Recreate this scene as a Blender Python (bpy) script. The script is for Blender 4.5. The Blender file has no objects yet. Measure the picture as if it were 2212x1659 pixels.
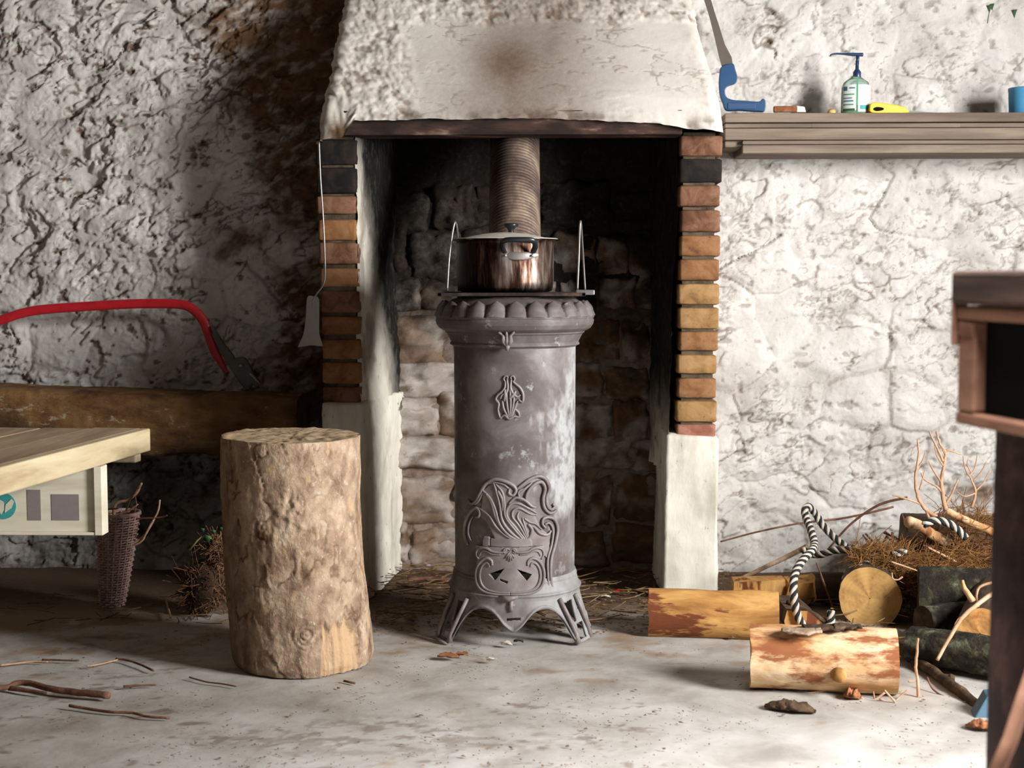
import bpy, math, random
import numpy as np
from mathutils import Vector, Matrix, Euler
random.seed(7); rng = np.random.default_rng(11)
C = bpy.context.scene.collection
R = math.radians
# ------------------------------------------------------------------ camera
W, H, FPX = 2212, 1659, 3000.0
CAMZ = 1.05
TILT = math.atan((829.5-600)/FPX); YAW = math.atan((1180-1106)/FPX)
cam_d = bpy.data.cameras.new('camera'); cam = bpy.data.objects.new('camera', cam_d); C.objects.link(cam)
cam_d.sensor_width = 36; cam_d.lens = 36*FPX/W; cam_d.clip_start = .05
cam.location = (0, 0, CAMZ)
cam.rotation_euler = Euler((math.pi/2-TILT, 0, YAW), 'XYZ')
cam_d.dof.use_dof = True; cam_d.dof.focus_distance = 4.05; cam_d.dof.aperture_fstop = 4.0
bpy.context.scene.camera = cam
RM = cam.rotation_euler.to_matrix()
def ray(px, py): return RM @ Vector(((px-1106)/FPX, -(py-829.5)/FPX, -1))
def P(px, py, Y):
    d = ray(px, py); t = Y/d.y; return Vector((d.x*t, Y, CAMZ+d.z*t))
def F(px, py, z=0.0):
    d = ray(px, py); t = (z-CAMZ)/d.z; return Vector((d.x*t, d.y*t, z))
# ------------------------------------------------------------------ world, lights, exposure
sc = bpy.context.scene
w = bpy.data.worlds.new('world'); sc.world = w; w.use_nodes = True
bg = w.node_tree.nodes['Background']; bg.inputs[0].default_value = (.75, .87, 1.0, 1); bg.inputs[1].default_value = .25
sc.view_settings.view_transform = 'Standard'; sc.view_settings.look = 'None'
sc.view_settings.exposure = 0.08; sc.view_settings.gamma = 1; sc.view_settings.use_curve_mapping = False
def area(name, loc, target, sx, sy, power, col):
    l = bpy.data.lights.new(name, 'AREA'); l.shape = 'RECTANGLE'; l.size = sx; l.size_y = sy; l.energy = power; l.color = col
    o = bpy.data.objects.new(name, l); C.objects.link(o); o.location = loc
    o.rotation_euler = (Vector(target)-Vector(loc)).to_track_quat('-Z', 'Y').to_euler(); return o
# daylight through the doorway in the right wall and the window behind the camera
door = area('door_daylight', (2.9, 1.95, 1.65), (-.55, 4.1, .8), .9, 1.2, 160, (1.0, .985, .97)); door.data.spread = R(125)
area('window_daylight', (-.2, -2.6, 1.8), (-.2, 4, .8), 1.2, 1.0, 5, (.82, .90, 1.0))
pool_fill = area('added_floor_fill', (.65, 1.35, 2.86), (.50, 1.55, 0), .9, .8, 62, (.95, .95, 1.0)); pool_fill.data.spread = R(62)  # added lamp with no window behind it, brightens the foreground floor
# ------------------------------------------------------------------ noise
def _h(ix, iy, iz, s):
    h = (ix.astype(np.int64)*374761393 + iy.astype(np.int64)*668265263 + iz.astype(np.int64)*2147483647 + s*1274126177) & 0xFFFFFFFF
    h = ((h ^ (h >> 13))*1274126177) & 0xFFFFFFFF
    h = (h ^ (h >> 16)); h = (h*2246822519) & 0xFFFFFFFF; h ^= h >> 15
    return (h & 0xFFFF)/32767.5-1
def vn(x, y, z=0, s=0):
    x, y, z = np.broadcast_arrays(np.asarray(x, float), np.asarray(y, float), np.asarray(z, float))
    xi, yi, zi = np.floor(x), np.floor(y), np.floor(z)
    fx, fy, fz = x-xi, y-yi, z-zi
    u, v, w_ = fx*fx*(3-2*fx), fy*fy*(3-2*fy), fz*fz*(3-2*fz)
    out = 0
    flat = not np.any(fz)
    for dz in ((0,) if flat else (0, 1)):
        for dy in (0, 1):
            for dx in (0, 1):
                wt = (u if dx else 1-u)*(v if dy else 1-v)*(1 if flat else (w_ if dz else 1-w_))
                out = out+wt*_h(xi+dx, yi+dy, zi+dz, s)
    return out
def fbm(x, y, z=0, s=0, o=4, g=.5):
    a, t, n = 1., 0., 0
    for i in range(o):
        n = n+a*vn(x*2**i+i*17.3, y*2**i+i*9.1, np.asarray(z)*2**i, s+i); t += a; a *= g
    return n/t
def worley(x, y, s=0, jit=.85):
    xi, yi = np.floor(x), np.floor(y); f1 = np.full(x.shape, 9.); f2 = f1.copy(); idv = np.zeros(x.shape)
    for dy in (-1, 0, 1):
        for dx in (-1, 0, 1):
            cx, cy = xi+dx, yi+dy; z0 = np.zeros_like(cx)
            px = cx+.5+.5*jit*_h(cx, cy, z0, s); py = cy+.5+.5*jit*_h(cx, cy, z0, s+1)
            d = np.hypot(px-x, py-y); idn = _h(cx, cy, z0, s+2)
            c1 = d < f1; f2 = np.where(c1, f1, np.minimum(f2, d)); idv = np.where(c1, idn, idv); f1 = np.where(c1, d, f1)
    return f1, f2, idv
def ss(x, a, b):
    t = np.clip((x-a)/(b-a), 0, 1); return t*t*(3-2*t)
# ------------------------------------------------------------------ materials
def new_mat(name):
    m = bpy.data.materials.new(name); m.use_nodes = True; nt = m.node_tree; return m, nt, nt.nodes['Principled BSDF']
def N(nt, t, **k):
    n = nt.nodes.new(t)
    for a, b in k.items(): setattr(n, a, b)
    return n
def col(c): return (c[0], c[1], c[2], 1)
def hexc(h):
    v = [int(h[i:i+2], 16)/255 for i in (0, 2, 4)]
    return tuple(x/12.92 if x <= .04045 else ((x+.055)/1.055)**2.4 for x in v)
def noise_node(nt, vec, scale, detail=6, rough=.6, dist=0):
    n = N(nt, 'ShaderNodeTexNoise'); n.inputs['Scale'].default_value = scale; n.inputs['Detail'].default_value = detail
    n.inputs['Roughness'].default_value = rough; n.inputs['Distortion'].default_value = dist; nt.links.new(vec, n.inputs['Vector']); return n
def ramp(nt, fac, stops, interp='LINEAR'):
    r = N(nt, 'ShaderNodeValToRGB'); e = r.color_ramp.elements; r.color_ramp.interpolation = interp
    while len(e) > 1: e.remove(e[0])
    e[0].position = stops[0][0]; e[0].color = col(stops[0][1])
    for p, c in stops[1:]:
        x = e.new(p); x.color = col(c)
    nt.links.new(fac, r.inputs[0]); return r
def mixc(nt, fac, a, b, mode='MIX'):
    m = N(nt, 'ShaderNodeMix', data_type='RGBA', blend_type=mode)
    if isinstance(fac, float): m.inputs[0].default_value = fac
    else: nt.links.new(fac, m.inputs[0])
    for i, v in ((6, a), (7, b)):
        if isinstance(v, tuple): m.inputs[i].default_value = col(v)
        else: nt.links.new(v, m.inputs[i])
    return m.outputs[2]
def BW(v): return (v, v, v)
def stuffmat(name, stops, scale=8, stretch=(1, 1, 1), rough=.85, metal=0., bump=.3, bscale=None, bdist=.004, speck=None,
             dirt=None, soot_shade=None, patch=None, detail=8, dist=.3, spec=.3, rvar=None):
    """object-space noise through a colour ramp, optional fine specks, and stains and painted shade from the colour attribute c"""
    m, nt, b = new_mat(name)
    tc = N(nt, 'ShaderNodeTexCoord'); mp = N(nt, 'ShaderNodeMapping'); mp.inputs['Scale'].default_value = stretch
    nt.links.new(tc.outputs['Object'], mp.inputs[0]); vec = mp.outputs[0]
    oi = N(nt, 'ShaderNodeObjectInfo'); va = N(nt, 'ShaderNodeVectorMath', operation='ADD'); vs = N(nt, 'ShaderNodeVectorMath', operation='SCALE')
    cx = N(nt, 'ShaderNodeCombineXYZ')
    for i in range(3): nt.links.new(oi.outputs['Random'], cx.inputs[i])
    nt.links.new(cx.outputs[0], vs.inputs[0]); vs.inputs['Scale'].default_value = 13.
    nt.links.new(vec, va.inputs[0]); nt.links.new(vs.outputs[0], va.inputs[1]); vec = va.outputs[0]
    n1 = noise_node(nt, vec, scale, detail, .62, dist)
    c = ramp(nt, n1.outputs[0], stops).outputs[0]
    if speck:
        sc_, lo, hi, cc = speck
        n2 = noise_node(nt, vec, sc_, 5, .7); f = ramp(nt, n2.outputs[0], [(lo, BW(0)), (hi, BW(1))]).outputs[0]
        c = mixc(nt, f, c, cc)
    if dirt or soot_shade or patch:
        at = N(nt, 'ShaderNodeAttribute', attribute_name='c'); sp = N(nt, 'ShaderNodeSeparateColor'); nt.links.new(at.outputs['Color'], sp.inputs[0])
        n3 = noise_node(nt, vec, 60, 6, .7)
        def mask(out, wdt=.45):
            a = N(nt, 'ShaderNodeMath', operation='MULTIPLY_ADD'); nt.links.new(n3.outputs[0], a.inputs[0]); a.inputs[1].default_value = wdt
            sub = N(nt, 'ShaderNodeMath', operation='SUBTRACT'); nt.links.new(out, sub.inputs[0]); sub.inputs[1].default_value = wdt*.5
            nt.links.new(sub.outputs[0], a.inputs[2]); cl = N(nt, 'ShaderNodeClamp'); nt.links.new(a.outputs[0], cl.inputs[0])
            mm = N(nt, 'ShaderNodeMath', operation='MULTIPLY'); nt.links.new(cl.outputs[0], mm.inputs[0]); mm2 = N(nt, 'ShaderNodeMath', operation='MULTIPLY', use_clamp=True)
            nt.links.new(out, mm2.inputs[0]); mm2.inputs[1].default_value = 5; nt.links.new(mm2.outputs[0], mm.inputs[1]); return mm.outputs[0]
        if patch: c = mixc(nt, mask(sp.outputs[2], .3), c, patch)
        if dirt: c = mixc(nt, mask(sp.outputs[0]), c, dirt)
        if soot_shade: c = mixc(nt, mask(sp.outputs[1], .35), c, soot_shade)
    nt.links.new(c, b.inputs['Base Color'])
    b.inputs['Roughness'].default_value = rough; b.inputs['Metallic'].default_value = metal
    b.inputs['Specular IOR Level'].default_value = spec
    if rvar:
        rr = ramp(nt, n1.outputs[0], [(.35, BW(rvar[0])), (.65, BW(rvar[1]))]); nt.links.new(rr.outputs[0], b.inputs['Roughness'])
    if bump:
        n4 = noise_node(nt, vec, bscale or scale*4, 8, .65); bn = N(nt, 'ShaderNodeBump'); bn.inputs['Strength'].default_value = bump
        bn.inputs['Distance'].default_value = bdist; nt.links.new(n4.outputs[0], bn.inputs['Height']); nt.links.new(bn.outputs[0], b.inputs['Normal'])
    return m
def plain(name, c, rough=.5, metal=0., spec=.5, **k):
    m, nt, b = new_mat(name); b.inputs['Base Color'].default_value = col(c); b.inputs['Roughness'].default_value = rough
    b.inputs['Metallic'].default_value = metal; b.inputs['Specular IOR Level'].default_value = spec
    tc = N(nt, 'ShaderNodeTexCoord'); n = noise_node(nt, tc.outputs['Object'], 35, 5, .6)
    nt.links.new(mixc(nt, n.outputs[0], tuple(x*.8 for x in c), tuple(min(1, x*1.15) for x in c)), b.inputs['Base Color'])
    return m
def endgrain(name, c1, c2, c3, ring=26):
    m, nt, b = new_mat(name); tc = N(nt, 'ShaderNodeTexCoord')
    n = noise_node(nt, tc.outputs['Object'], 9, 4, .6)
    wv = N(nt, 'ShaderNodeTexWave', wave_type='RINGS', rings_direction='Z'); wv.inputs['Scale'].default_value = ring; wv.inputs['Distortion'].default_value = 2.2
    wv.inputs['Detail'].default_value = 3; wv.inputs['Detail Scale'].default_value = .6; nt.links.new(tc.outputs['Object'], wv.inputs[0])
    c = mixc(nt, n.outputs[0], c1, c2); n2 = noise_node(nt, tc.outputs['Object'], 30, 6, .7)
    f = ramp(nt, n2.outputs[0], [(.5, BW(0)), (.75, BW(1))]).outputs[0]; c = mixc(nt, f, c, c3)
    mm = N(nt, 'ShaderNodeMath', operation='MULTIPLY'); nt.links.new(wv.outputs[1], mm.inputs[0]); mm.inputs[1].default_value = .13
    c = mixc(nt, mm.outputs[0], c, c3); nt.links.new(c, b.inputs['Base Color']); b.inputs['Roughness'].default_value = .85
    b.inputs['Specular IOR Level'].default_value = .2
    bn = N(nt, 'ShaderNodeBump'); bn.inputs['Strength'].default_value = .4; bn.inputs['Distance'].default_value = .003
    nt.links.new(n2.outputs[0], bn.inputs['Height']); nt.links.new(bn.outputs[0], b.inputs['Normal']); return m
h = hexc
M = {}
M['wash'] = stuffmat('whitewash_plaster', [(.3, h('a5a09a')), (.45, h('bfbbb6')), (.62, h('cfccc7')), (.75, h('bbb5ae'))], 5, bump=.5, bscale=70, bdist=.004,
                     speck=(45, .60, .74, h('97826a')), dirt=h('55402c'), soot_shade=h('15120e'), patch=h('654c36'), spec=.15)
M['hood'] = stuffmat('hood_plaster', [(.3, h('bdb6ad')), (.5, h('cbc5bd')), (.7, h('d5d0c8'))], 4, bump=.35, bscale=90, bdist=.003,
                     speck=(35, .66, .8, h('a8957d')), dirt=h('6b5440'), soot_shade=h('1a1511'), patch=h('5f4d3e'), spec=.15)
M['lining'] = stuffmat('plaster_lining', [(.3, h('a9a395')), (.5, h('cfcabd')), (.7, h('dcd8cc'))], 7, (1, 1, .35), bump=.5, bscale=40, bdist=.004,
                       speck=(50, .62, .72, h('55493a')), dirt=h('54422f'), soot_shade=h('14120f'), spec=.15)
M['mortar'] = stuffmat('old_mortar', [(.3, h('2c241b')), (.6, h('5a4e3c')), (.75, h('45392a'))], 20, bump=.8, bscale=80, dirt=h('3a2c20'), soot_shade=h('15110e'))
def brickmat(name, a, b_, c_, d_): return stuffmat(name, [(.28, a), (.45, b_), (.6, c_), (.78, d_)], 16, bump=.5, bscale=90, bdist=.002, speck=(60, .62, .75, h('2e2018')), dist=.6)
M['brick_orange'] = brickmat('brick_orange', h('563724'), h('7a5232'), h('8a6544'), h('69442c'))
M['brick_yellow'] = brickmat('brick_yellow', h('65492d'), h('8a683f'), h('9b7951'), h('704f33'))
M['brick_brown'] = brickmat('brick_brown', h('38231a'), h('62402c'), h('7c5a46'), h('4a2e20'))
M['brick_red'] = brickmat('brick_red', h('5e382c'), h('865544'), h('9c715f'), h('6f4436'))
M['brick_black'] = brickmat('brick_black', h('060606'), h('0e0c0b'), h('251c17'), h('0a0908'))
M['stone'] = stuffmat('hearth_stone', [(.25, h('4b4135')), (.42, h('74695a')), (.58, h('989080')), (.72, h('6a5b48'))], 9, bump=.8, bscale=45, bdist=.006,
                      speck=(28, .55, .68, h('3a2d20')), soot_shade=h('100e0d'), dirt=h('3a2b1e'))
M['floor'] = stuffmat('concrete_floor', [(.3, h('8f8880')), (.48, h('a8a39c')), (.65, h('b9b5b0'))], 5, bump=.35, bscale=60, bdist=.003,
                      speck=(22, .63, .72, h('8d7d6a')), dirt=h('5c4632'), soot_shade=h('2a1e16'), patch=h('8b735a'), spec=.25)
M['rust'] = stuffmat('rusty_steel', [(.3, h('1d1512')), (.46, h('2b1f1b')), (.56, h('4a362e')), (.68, h('9a8676'))], 9, (.35, 1, 1), rough=.8, metal=.3, bump=.5, bscale=60)
M['iron'] = stuffmat('cast_iron', [(.3, h('4d4443')), (.45, h('5c5453')), (.56, h('706a69')), (.72, h('858180'))], 6.5, rough=.6, metal=.12, bump=.25, bscale=120, bdist=.002,
                     speck=(17, .60, .68, h('8f8f90')), patch=h('a3a5a5'), dirt=h('4a372e'), spec=.3, rvar=(.68, .52))
M['iron_relief'] = stuffmat('cast_iron_relief', [(.3, h('655a59')), (.55, h('7f7674')), (.75, h('958e8b'))], 14, rough=.55, metal=.12, bump=.2, bscale=120, bdist=.002, spec=.4)
M['iron_dark'] = stuffmat('dark_iron', [(.3, h('1b1715')), (.5, h('352c28')), (.7, h('5c4b40'))], 20, rough=.7, metal=.5, bump=.3)
M['flue'] = stuffmat('rusted_flue', [(.3, h('4b3c35')), (.48, h('6e5e55')), (.6, h('8c7a6a')), (.75, h('a8977f'))], 12, (1, 1, .6), rough=.6, metal=.45, bump=.3, bscale=90, soot_shade=h('14110f'))
M['steel'] = stuffmat('stained_steel', [(.40, h('0c0908')), (.50, h('3a241a')), (.57, h('6f5d52')), (.68, h('b8b0aa'))], 10, (2.4, 2.4, .35), rough=.38, metal=.9, bump=.1, soot_shade=h('0b0a0a'))
M['lid'] = plain('lid_metal', h('c9c6bd'), .5, .2)
M['blackplastic'] = plain('black_plastic', (.012, .013, .016), .3)
M['wire'] = plain('grey_wire', h('8e8a86'), .4, .8)
M['bark'] = stuffmat('bark', [(.3, h('6b5443')), (.43, h('8e7662')), (.56, h('a99179')), (.72, h('bfae97'))], 20, (1, 1, .8), bump=1, bscale=75, bdist=.005,
                     speck=(70, .58, .68, h('b9ae9b')), dirt=h('53341f'), patch=h('bb9c78'))
M['bark_dark'] = stuffmat('dark_bark', [(.3, h('241a12')), (.5, h('4a3828')), (.7, h('6d5a44'))], 18, (1, 1, .4), bump=1, bscale=50, bdist=.006)
M['moss'] = stuffmat('mossy_bark', [(.35, h('14110d')), (.5, h('2b251b')), (.6, h('4a4a36')), (.72, h('84897a'))], 22, bump=1, bscale=80, bdist=.008)
M['stripped'] = stuffmat('stripped_wood', [(.28, h('8a5430')), (.40, h('b07f4c')), (.52, h('cfa87c')), (.66, h('dfc6a2')), (.8, h('be946a'))], 15, (1, 1, .35), bump=.7, bscale=40, bdist=.004, speck=(13, .49, .58, h('8f5836')), dist=.8)
M['split'] = stuffmat('split_wood', [(.3, h('7f5229')), (.45, h('a97a42')), (.6, h('c79a5c')), (.75, h('97653a'))], 16, (1, 1, .25), bump=.7, bscale=45, bdist=.004, speck=(11, .54, .59, h('6d3a20')), dist=.8)
M['end'] = endgrain('log_end', h('c9a468'), h('b98d54'), h('97683a'))
M['end_orange'] = endgrain('log_end_orange', h('d69a5a'), h('dba868'), h('a9622c'), 24)
M['stumptop'] = endgrain('stump_top', h('b7a285'), h('a38d70'), h('846c50'), 18)
M['chip'] = stuffmat('fresh_chip', [(.3, h('c07f3a')), (.6, h('e0b070')), (.8, h('caa070'))], 30, bump=.5)
M['twig'] = stuffmat('pale_twig', [(.3, h('9a7658')), (.55, h('c09a7c')), (.75, h('d8b79c'))], 30, bump=.3, bscale=200)
M['twig_dark'] = stuffmat('brown_twig', [(.3, h('4a3024')), (.55, h('74513f')), (.75, h('94705b'))], 30, bump=.5, bscale=150)
M['needles'] = stuffmat('dry_needles', [(.3, h('5f3f22')), (.55, h('8f6436')), (.75, h('b68c56'))], 30, bump=0)
M['grey_wood'] = stuffmat('weathered_board', [(.3, h('564a3f')), (.48, h('706357')), (.62, h('837769')), (.78, h('61503f'))], 7, (.25, 1, 3.0), bump=.35, bscale=30, bdist=.002, speck=(14, .64, .74, h('775d40')))
M['bench'] = stuffmat('pine_board', [(.3, h('a08c6c')), (.5, h('bfae8c')), (.7, h('cfc2a2'))], 6, (3, .3, 3), bump=.2, bscale=30, bdist=.0015)
M['benchtop'] = stuffmat('worn_bench_top', [(.3, h('7e6a52')), (.5, h('a08a6c')), (.7, h('b7a283'))], 6, (3, .3, 3), bump=.3, bscale=30, bdist=.0015, spec=.5)
M['boxwood'] = stuffmat('pale_crate_board', [(.3, h('c5bda6')), (.5, h('d8d1bc')), (.7, h('e3dcc8'))], 6, (.4, 1, 3), bump=.2, bscale=30, bdist=.001)
M['beam'] = stuffmat('old_beam', [(.28, h('3e2616')), (.45, h('6a4a2c')), (.6, h('80603c')), (.78, h('553720'))], 14, (.5, 1, 1), bump=1, bscale=50, bdist=.008, speck=(24, .62, .68, h('9c8e76')), dirt=h('23180f'))
M['red'] = stuffmat('red_paint', [(.3, h('a41822')), (.6, h('b81f2a')), (.8, h('9c2028'))], 30, rough=.4, bump=.1, speck=(60, .72, .78, h('5a4a44')), spec=.5)
M['greymetal'] = plain('grey_lever', h('5a5f5a'), .5, .6)
M['brightmetal'] = plain('scraper_steel', h('a59f9a'), .45, .7)
M['blue'] = plain('blue_plastic', h('0f3f66'), .4)
M['pumpblue'] = plain('navy_plastic', h('1d3358'), .35)
M['yellow'] = plain('yellow_plastic', h('f0b80e'), .4)
M['hose'] = plain('blade_steel', h('544b43'), .7, .1)
M['cupblue'] = plain('light_blue_plastic', h('4d93bd'), .45)
M['steelblue'] = plain('blue_painted_metal', h('2b5468'), .5)
M['white'] = plain('white_label', h('c9cdcc'), .6)
M['teal'] = plain('teal_print', h('3e9a98'), .7)
M['purpleprint'] = plain('mauve_print', h('857a78'), .7)
M['green'] = plain('green_leaf', h('2c4a26'), .6)
M['greenprint'] = plain('green_print', h('2f8a5a'), .5)
M['darkprint'] = plain('dark_print', h('2f5a66'), .5)
M['wicker'] = stuffmat('wicker', [(.3, h('7a5f5c')), (.55, h('a88a82')), (.75, h('c4a99c'))], 40, bump=.3)
M['rootball'] = stuffmat('root_fibre', [(.3, h('3a2616')), (.5, h('654630')), (.7, h('96734f'))], 30, bump=.6)
M['soil'] = stuffmat('dark_soil', [(.3, h('1c120b')), (.6, h('3f2a1a')), (.8, h('5b4026'))], 30, bump=1, bscale=60, bdist=.01)
M['ropewhite'] = stuffmat('rope_white', [(.3, h('a89e90')), (.7, h('cfc7ba'))], 60, bump=.6, bscale=300, bdist=.002)
M['ropeblack'] = stuffmat('rope_black', [(.3, h('17181a')), (.7, h('2e3032'))], 60, bump=.6, bscale=300, bdist=.002)
M['tablewood'] = stuffmat('red_brown_wood', [(.3, h('6b4838')), (.5, h('855e49')), (.7, h('976f58'))], 7, (3, .3, 3), bump=.2)
M['tabledark'] = stuffmat('dark_worktop', [(.3, h('2b1e17')), (.5, h('43332a')), (.7, h('594539'))], 9, (2, .3, 6), bump=.2)
M['void'] = plain('void_black', (.004, .004, .004), .9, spec=.1)  # near-black: paints the darkness inside openings; also soot of the hood lining
M['postwood'] = stuffmat('post_bark', [(.3, h('1a1210')), (.5, h('35241e')), (.7, h('5a4036'))], 20, (1, 1, .5), bump=1, bscale=60, bdist=.006)
M['leaf'] = stuffmat('dry_leaf', [(.3, h('6a4028')), (.6, h('94603f')), (.8, h('b08868'))], 40, bump=.3)
M['strawmat'] = stuffmat('old_straw', [(.3, h('4a3a26')), (.55, h('7c6444')), (.75, h('a88f66'))], 30, bump=0)
M['scrapmat'] = stuffmat('floor_scraps', [(.3, h('4c3826')), (.6, h('7c6248')), (.8, h('a58a68'))], 60, bump=0)
M['plainwall'] = stuffmat('far_plaster', [(.3, h('6a6054')), (.6, h('857b6e'))], 4, bump=.8, bscale=20, bdist=.02, spec=.1)
M['ceilwood'] = stuffmat('ceiling_boards', [(.3, h('4b3a2b')), (.6, h('6a543f'))], 4, (.3, 3, 1), bump=.3)
def glass(name, c, rough=.05):
    m, nt, b = new_mat(name); b.inputs['Base Color'].default_value = col(c); b.inputs['Roughness'].default_value = rough
    b.inputs['Transmission Weight'].default_value = .9; b.inputs['IOR'].default_value = 1.33; return m
M['bottle'] = glass('clear_bottle', h('c9e8dc'))
# ------------------------------------------------------------------ object helpers
def mesh_from(name, V, Fc, attr=None, smooth=True, uniform=None):
    V = np.asarray(V, dtype=np.float32); me = bpy.data.meshes.new(name)
    if uniform is None and isinstance(Fc, np.ndarray): uniform = Fc.shape[1]
    if uniform:
        Fc = np.asarray(Fc, dtype=np.int32); nf = len(Fc)
        me.vertices.add(len(V)); me.vertices.foreach_set('co', V.ravel()); me.loops.add(nf*uniform)
        me.loops.foreach_set('vertex_index', Fc.ravel()); me.polygons.add(nf)
        me.polygons.foreach_set('loop_start', np.arange(0, nf*uniform, uniform, dtype=np.int32))
        me.update(calc_edges=True)
    else: me.from_pydata([tuple(map(float, v)) for v in V], [], [tuple(f) for f in Fc])
    if attr is not None:
        ca = me.color_attributes.new('c', 'FLOAT_COLOR', 'POINT'); A = np.ones((len(V), 4), np.float32); A[:, :3] = attr
        ca.data.foreach_set('color', A.ravel())
    me.validate(); me.update()
    if smooth: me.polygons.foreach_set('use_smooth', [True]*len(me.polygons))
    return me
def tag(o, label=None, cat=None, group=None, kind=None):
    if label: o['label'] = label
    if cat: o['category'] = cat
    if group: o['group'] = group
    if kind: o['kind'] = kind
    return o
def wloc(o):
    return o.matrix_basis if o.parent is None else wloc(o.parent) @ o.matrix_parent_inverse @ o.matrix_basis
def setparent(o, p):
    if p is not None:
        o.parent = p; o.matrix_parent_inverse = wloc(p).inverted()
def obj(name, V, Fc, mat, parent=None, attr=None, smooth=True, mw=None):
    """mesh object with its origin at its own base; mw = world matrix when V is in local coordinates"""
    V = np.array(V, dtype=np.float64)
    if mw is None:
        o0 = np.array([(V[:, 0].min()+V[:, 0].max())/2, (V[:, 1].min()+V[:, 1].max())/2, V[:, 2].min()]); V = V-o0
        mw = Matrix.Translation(o0)
    me = mesh_from(name, V, Fc, attr, smooth); me.materials.append(mat)
    o = bpy.data.objects.new(name, me); C.objects.link(o); o.matrix_basis = mw; setparent(o, parent); return o
def empty(name, loc, label=None, cat=None, group=None, parent=None):
    o = bpy.data.objects.new(name, None); C.objects.link(o); o.location = loc; o.empty_display_size = .05
    setparent(o, parent); return tag(o, label, cat, group)
class MB:
    def __init__(s): s.V = []; s.F = []
    def add(s, V, Fc):
        k = len(s.V); s.V += [tuple(v) for v in V]; s.F += [tuple(i+k for i in f) for f in Fc]; return s
    def build(s, name, mat, parent=None, smooth=True, mw=None, bevel=0):
        o = obj(name, s.V, s.F, mat, parent, None, smooth, mw)
        if bevel: bev(o, bevel)
        return o
def bev(o, wd, seg=2):
    m = o.modifiers.new('bevel', 'BEVEL'); m.width = wd; m.segments = seg; m.limit_method = 'ANGLE'; m.angle_limit = R(40)
    return o
def box(a, b):
    x0, y0, z0 = a; x1, y1, z1 = b
    V = [(x0,y0,z0),(x1,y0,z0),(x1,y1,z0),(x0,y1,z0),(x0,y0,z1),(x1,y0,z1),(x1,y1,z1),(x0,y1,z1)]
    return V, [(0,3,2,1),(4,5,6,7),(0,1,5,4),(1,2,6,5),(2,3,7,6),(3,0,4,7)]
def hexa(b4, t4):
    """prism between two quads listed counter-clockwise from above"""
    return list(b4)+list(t4), [(0,3,2,1),(4,5,6,7),(0,1,5,4),(1,2,6,5),(2,3,7,6),(3,0,4,7)]
def bx(name, a, b, mat, parent=None, bevel=.003):
    V, f = box(a, b); o = obj(name, V, f, mat, parent, smooth=False)
    if bevel: bev(o, bevel)
    return o
def catmull(pts, n=6, closed=False):
    p = [Vector(q) for q in pts]
    if len(p) < 3: return p
    out = []
    m = len(p)
    for i in range(m if closed else m-1):
        g = (lambda k: p[k % m]) if closed else (lambda k: p[max(0, min(m-1, k))])
        p0, p1, p2, p3 = g(i-1), g(i), g(i+1), g(i+2)
        for k in range(n):
            t = k/n
            out.append(.5*((2*p1)+(p2-p0)*t+(2*p0-5*p1+4*p2-p3)*t*t+(3*p1-p0-3*p2+p3)*t**3))
    if not closed: out.append(p[-1])
    return out
def tube(pts, rad, seg=8, caps=True, flat=None, up=None):
    """tube along pts; rad a number, list or function of 0..1; flat = (sx, sy) section scale"""
    pts = [Vector(p) for p in pts]; n = len(pts); V = []; Fc = []
    def rr(i):
        t = i/max(1, n-1)
        if callable(rad): return rad(t)
        if isinstance(rad, (list, tuple)):
            f = t*(len(rad)-1); k = min(int(f), len(rad)-2); return rad[k]+(rad[k+1]-rad[k])*(f-k)
        return rad
    nrm = None
    for i in range(n):
        tg = (pts[min(n-1, i+1)]-pts[max(0, i-1)])
        if tg.length < 1e-9: tg = Vector((0, 0, 1))
        tg.normalize()
        if nrm is None:
            a = up or (Vector((0, 0, 1)) if abs(tg.z) < .9 else Vector((1, 0, 0))); nrm = tg.cross(Vector(a)).normalized()
        nrm = (nrm-tg*nrm.dot(tg)).normalized(); bn = tg.cross(nrm)
        r = rr(i); sx, sy = flat or (1, 1)
        for k in range(seg):
            a = 2*math.pi*k/seg; V.append(pts[i]+nrm*(math.cos(a)*r*sx)+bn*(math.sin(a)*r*sy))
        if i:
            b0 = (i-1)*seg; b1 = i*seg
            for k in range(seg): Fc.append((b0+k, b0+(k+1) % seg, b1+(k+1) % seg, b1+k))
    if caps:
        Fc.append(tuple(range(seg-1, -1, -1))); Fc.append(tuple(range((n-1)*seg, n*seg)))
    return V, Fc
def lathe(prof, cx=0, cy=0, seg=64, a0=0):
    V = []; Fc = []; n = len(prof)
    for r, z in prof:
        for k in range(seg):
            a = a0+2*math.pi*k/seg; V.append((cx+r*math.cos(a), cy+r*math.sin(a), z))
    for i in range(n-1):
        for k in range(seg): Fc.append((i*seg+k, i*seg+(k+1) % seg, (i+1)*seg+(k+1) % seg, (i+1)*seg+k))
    return V, Fc
def gridfaces(n, m, wrap=False, keep=None):
    i = np.arange(n-1)[:, None]; j = np.arange(m if wrap else m-1)[None, :]
    a = i*m+j; b = i*m+(j+1) % m; c = (i+1)*m+(j+1) % m; d = (i+1)*m+j
    f = np.stack([a, b, c, d], -1).reshape(-1, 4)
    if keep is not None: f = f[keep.reshape(-1)]
    return f
def solid(o, t, off=-1):
    m = o.modifiers.new('solid', 'SOLIDIFY'); m.thickness = t; m.offset = off; return o
def prism(poly, y0, y1):
    """poly in x,z; extruded along y"""
    n = len(poly); V = [(x, y0, z) for x, z in poly]+[(x, y1, z) for x, z in poly]
    return V, [tuple(range(n)), tuple(range(2*n-1, n-1, -1))]+[(i, n+i, n+(i+1) % n, (i+1) % n) for i in range(n)]
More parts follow.
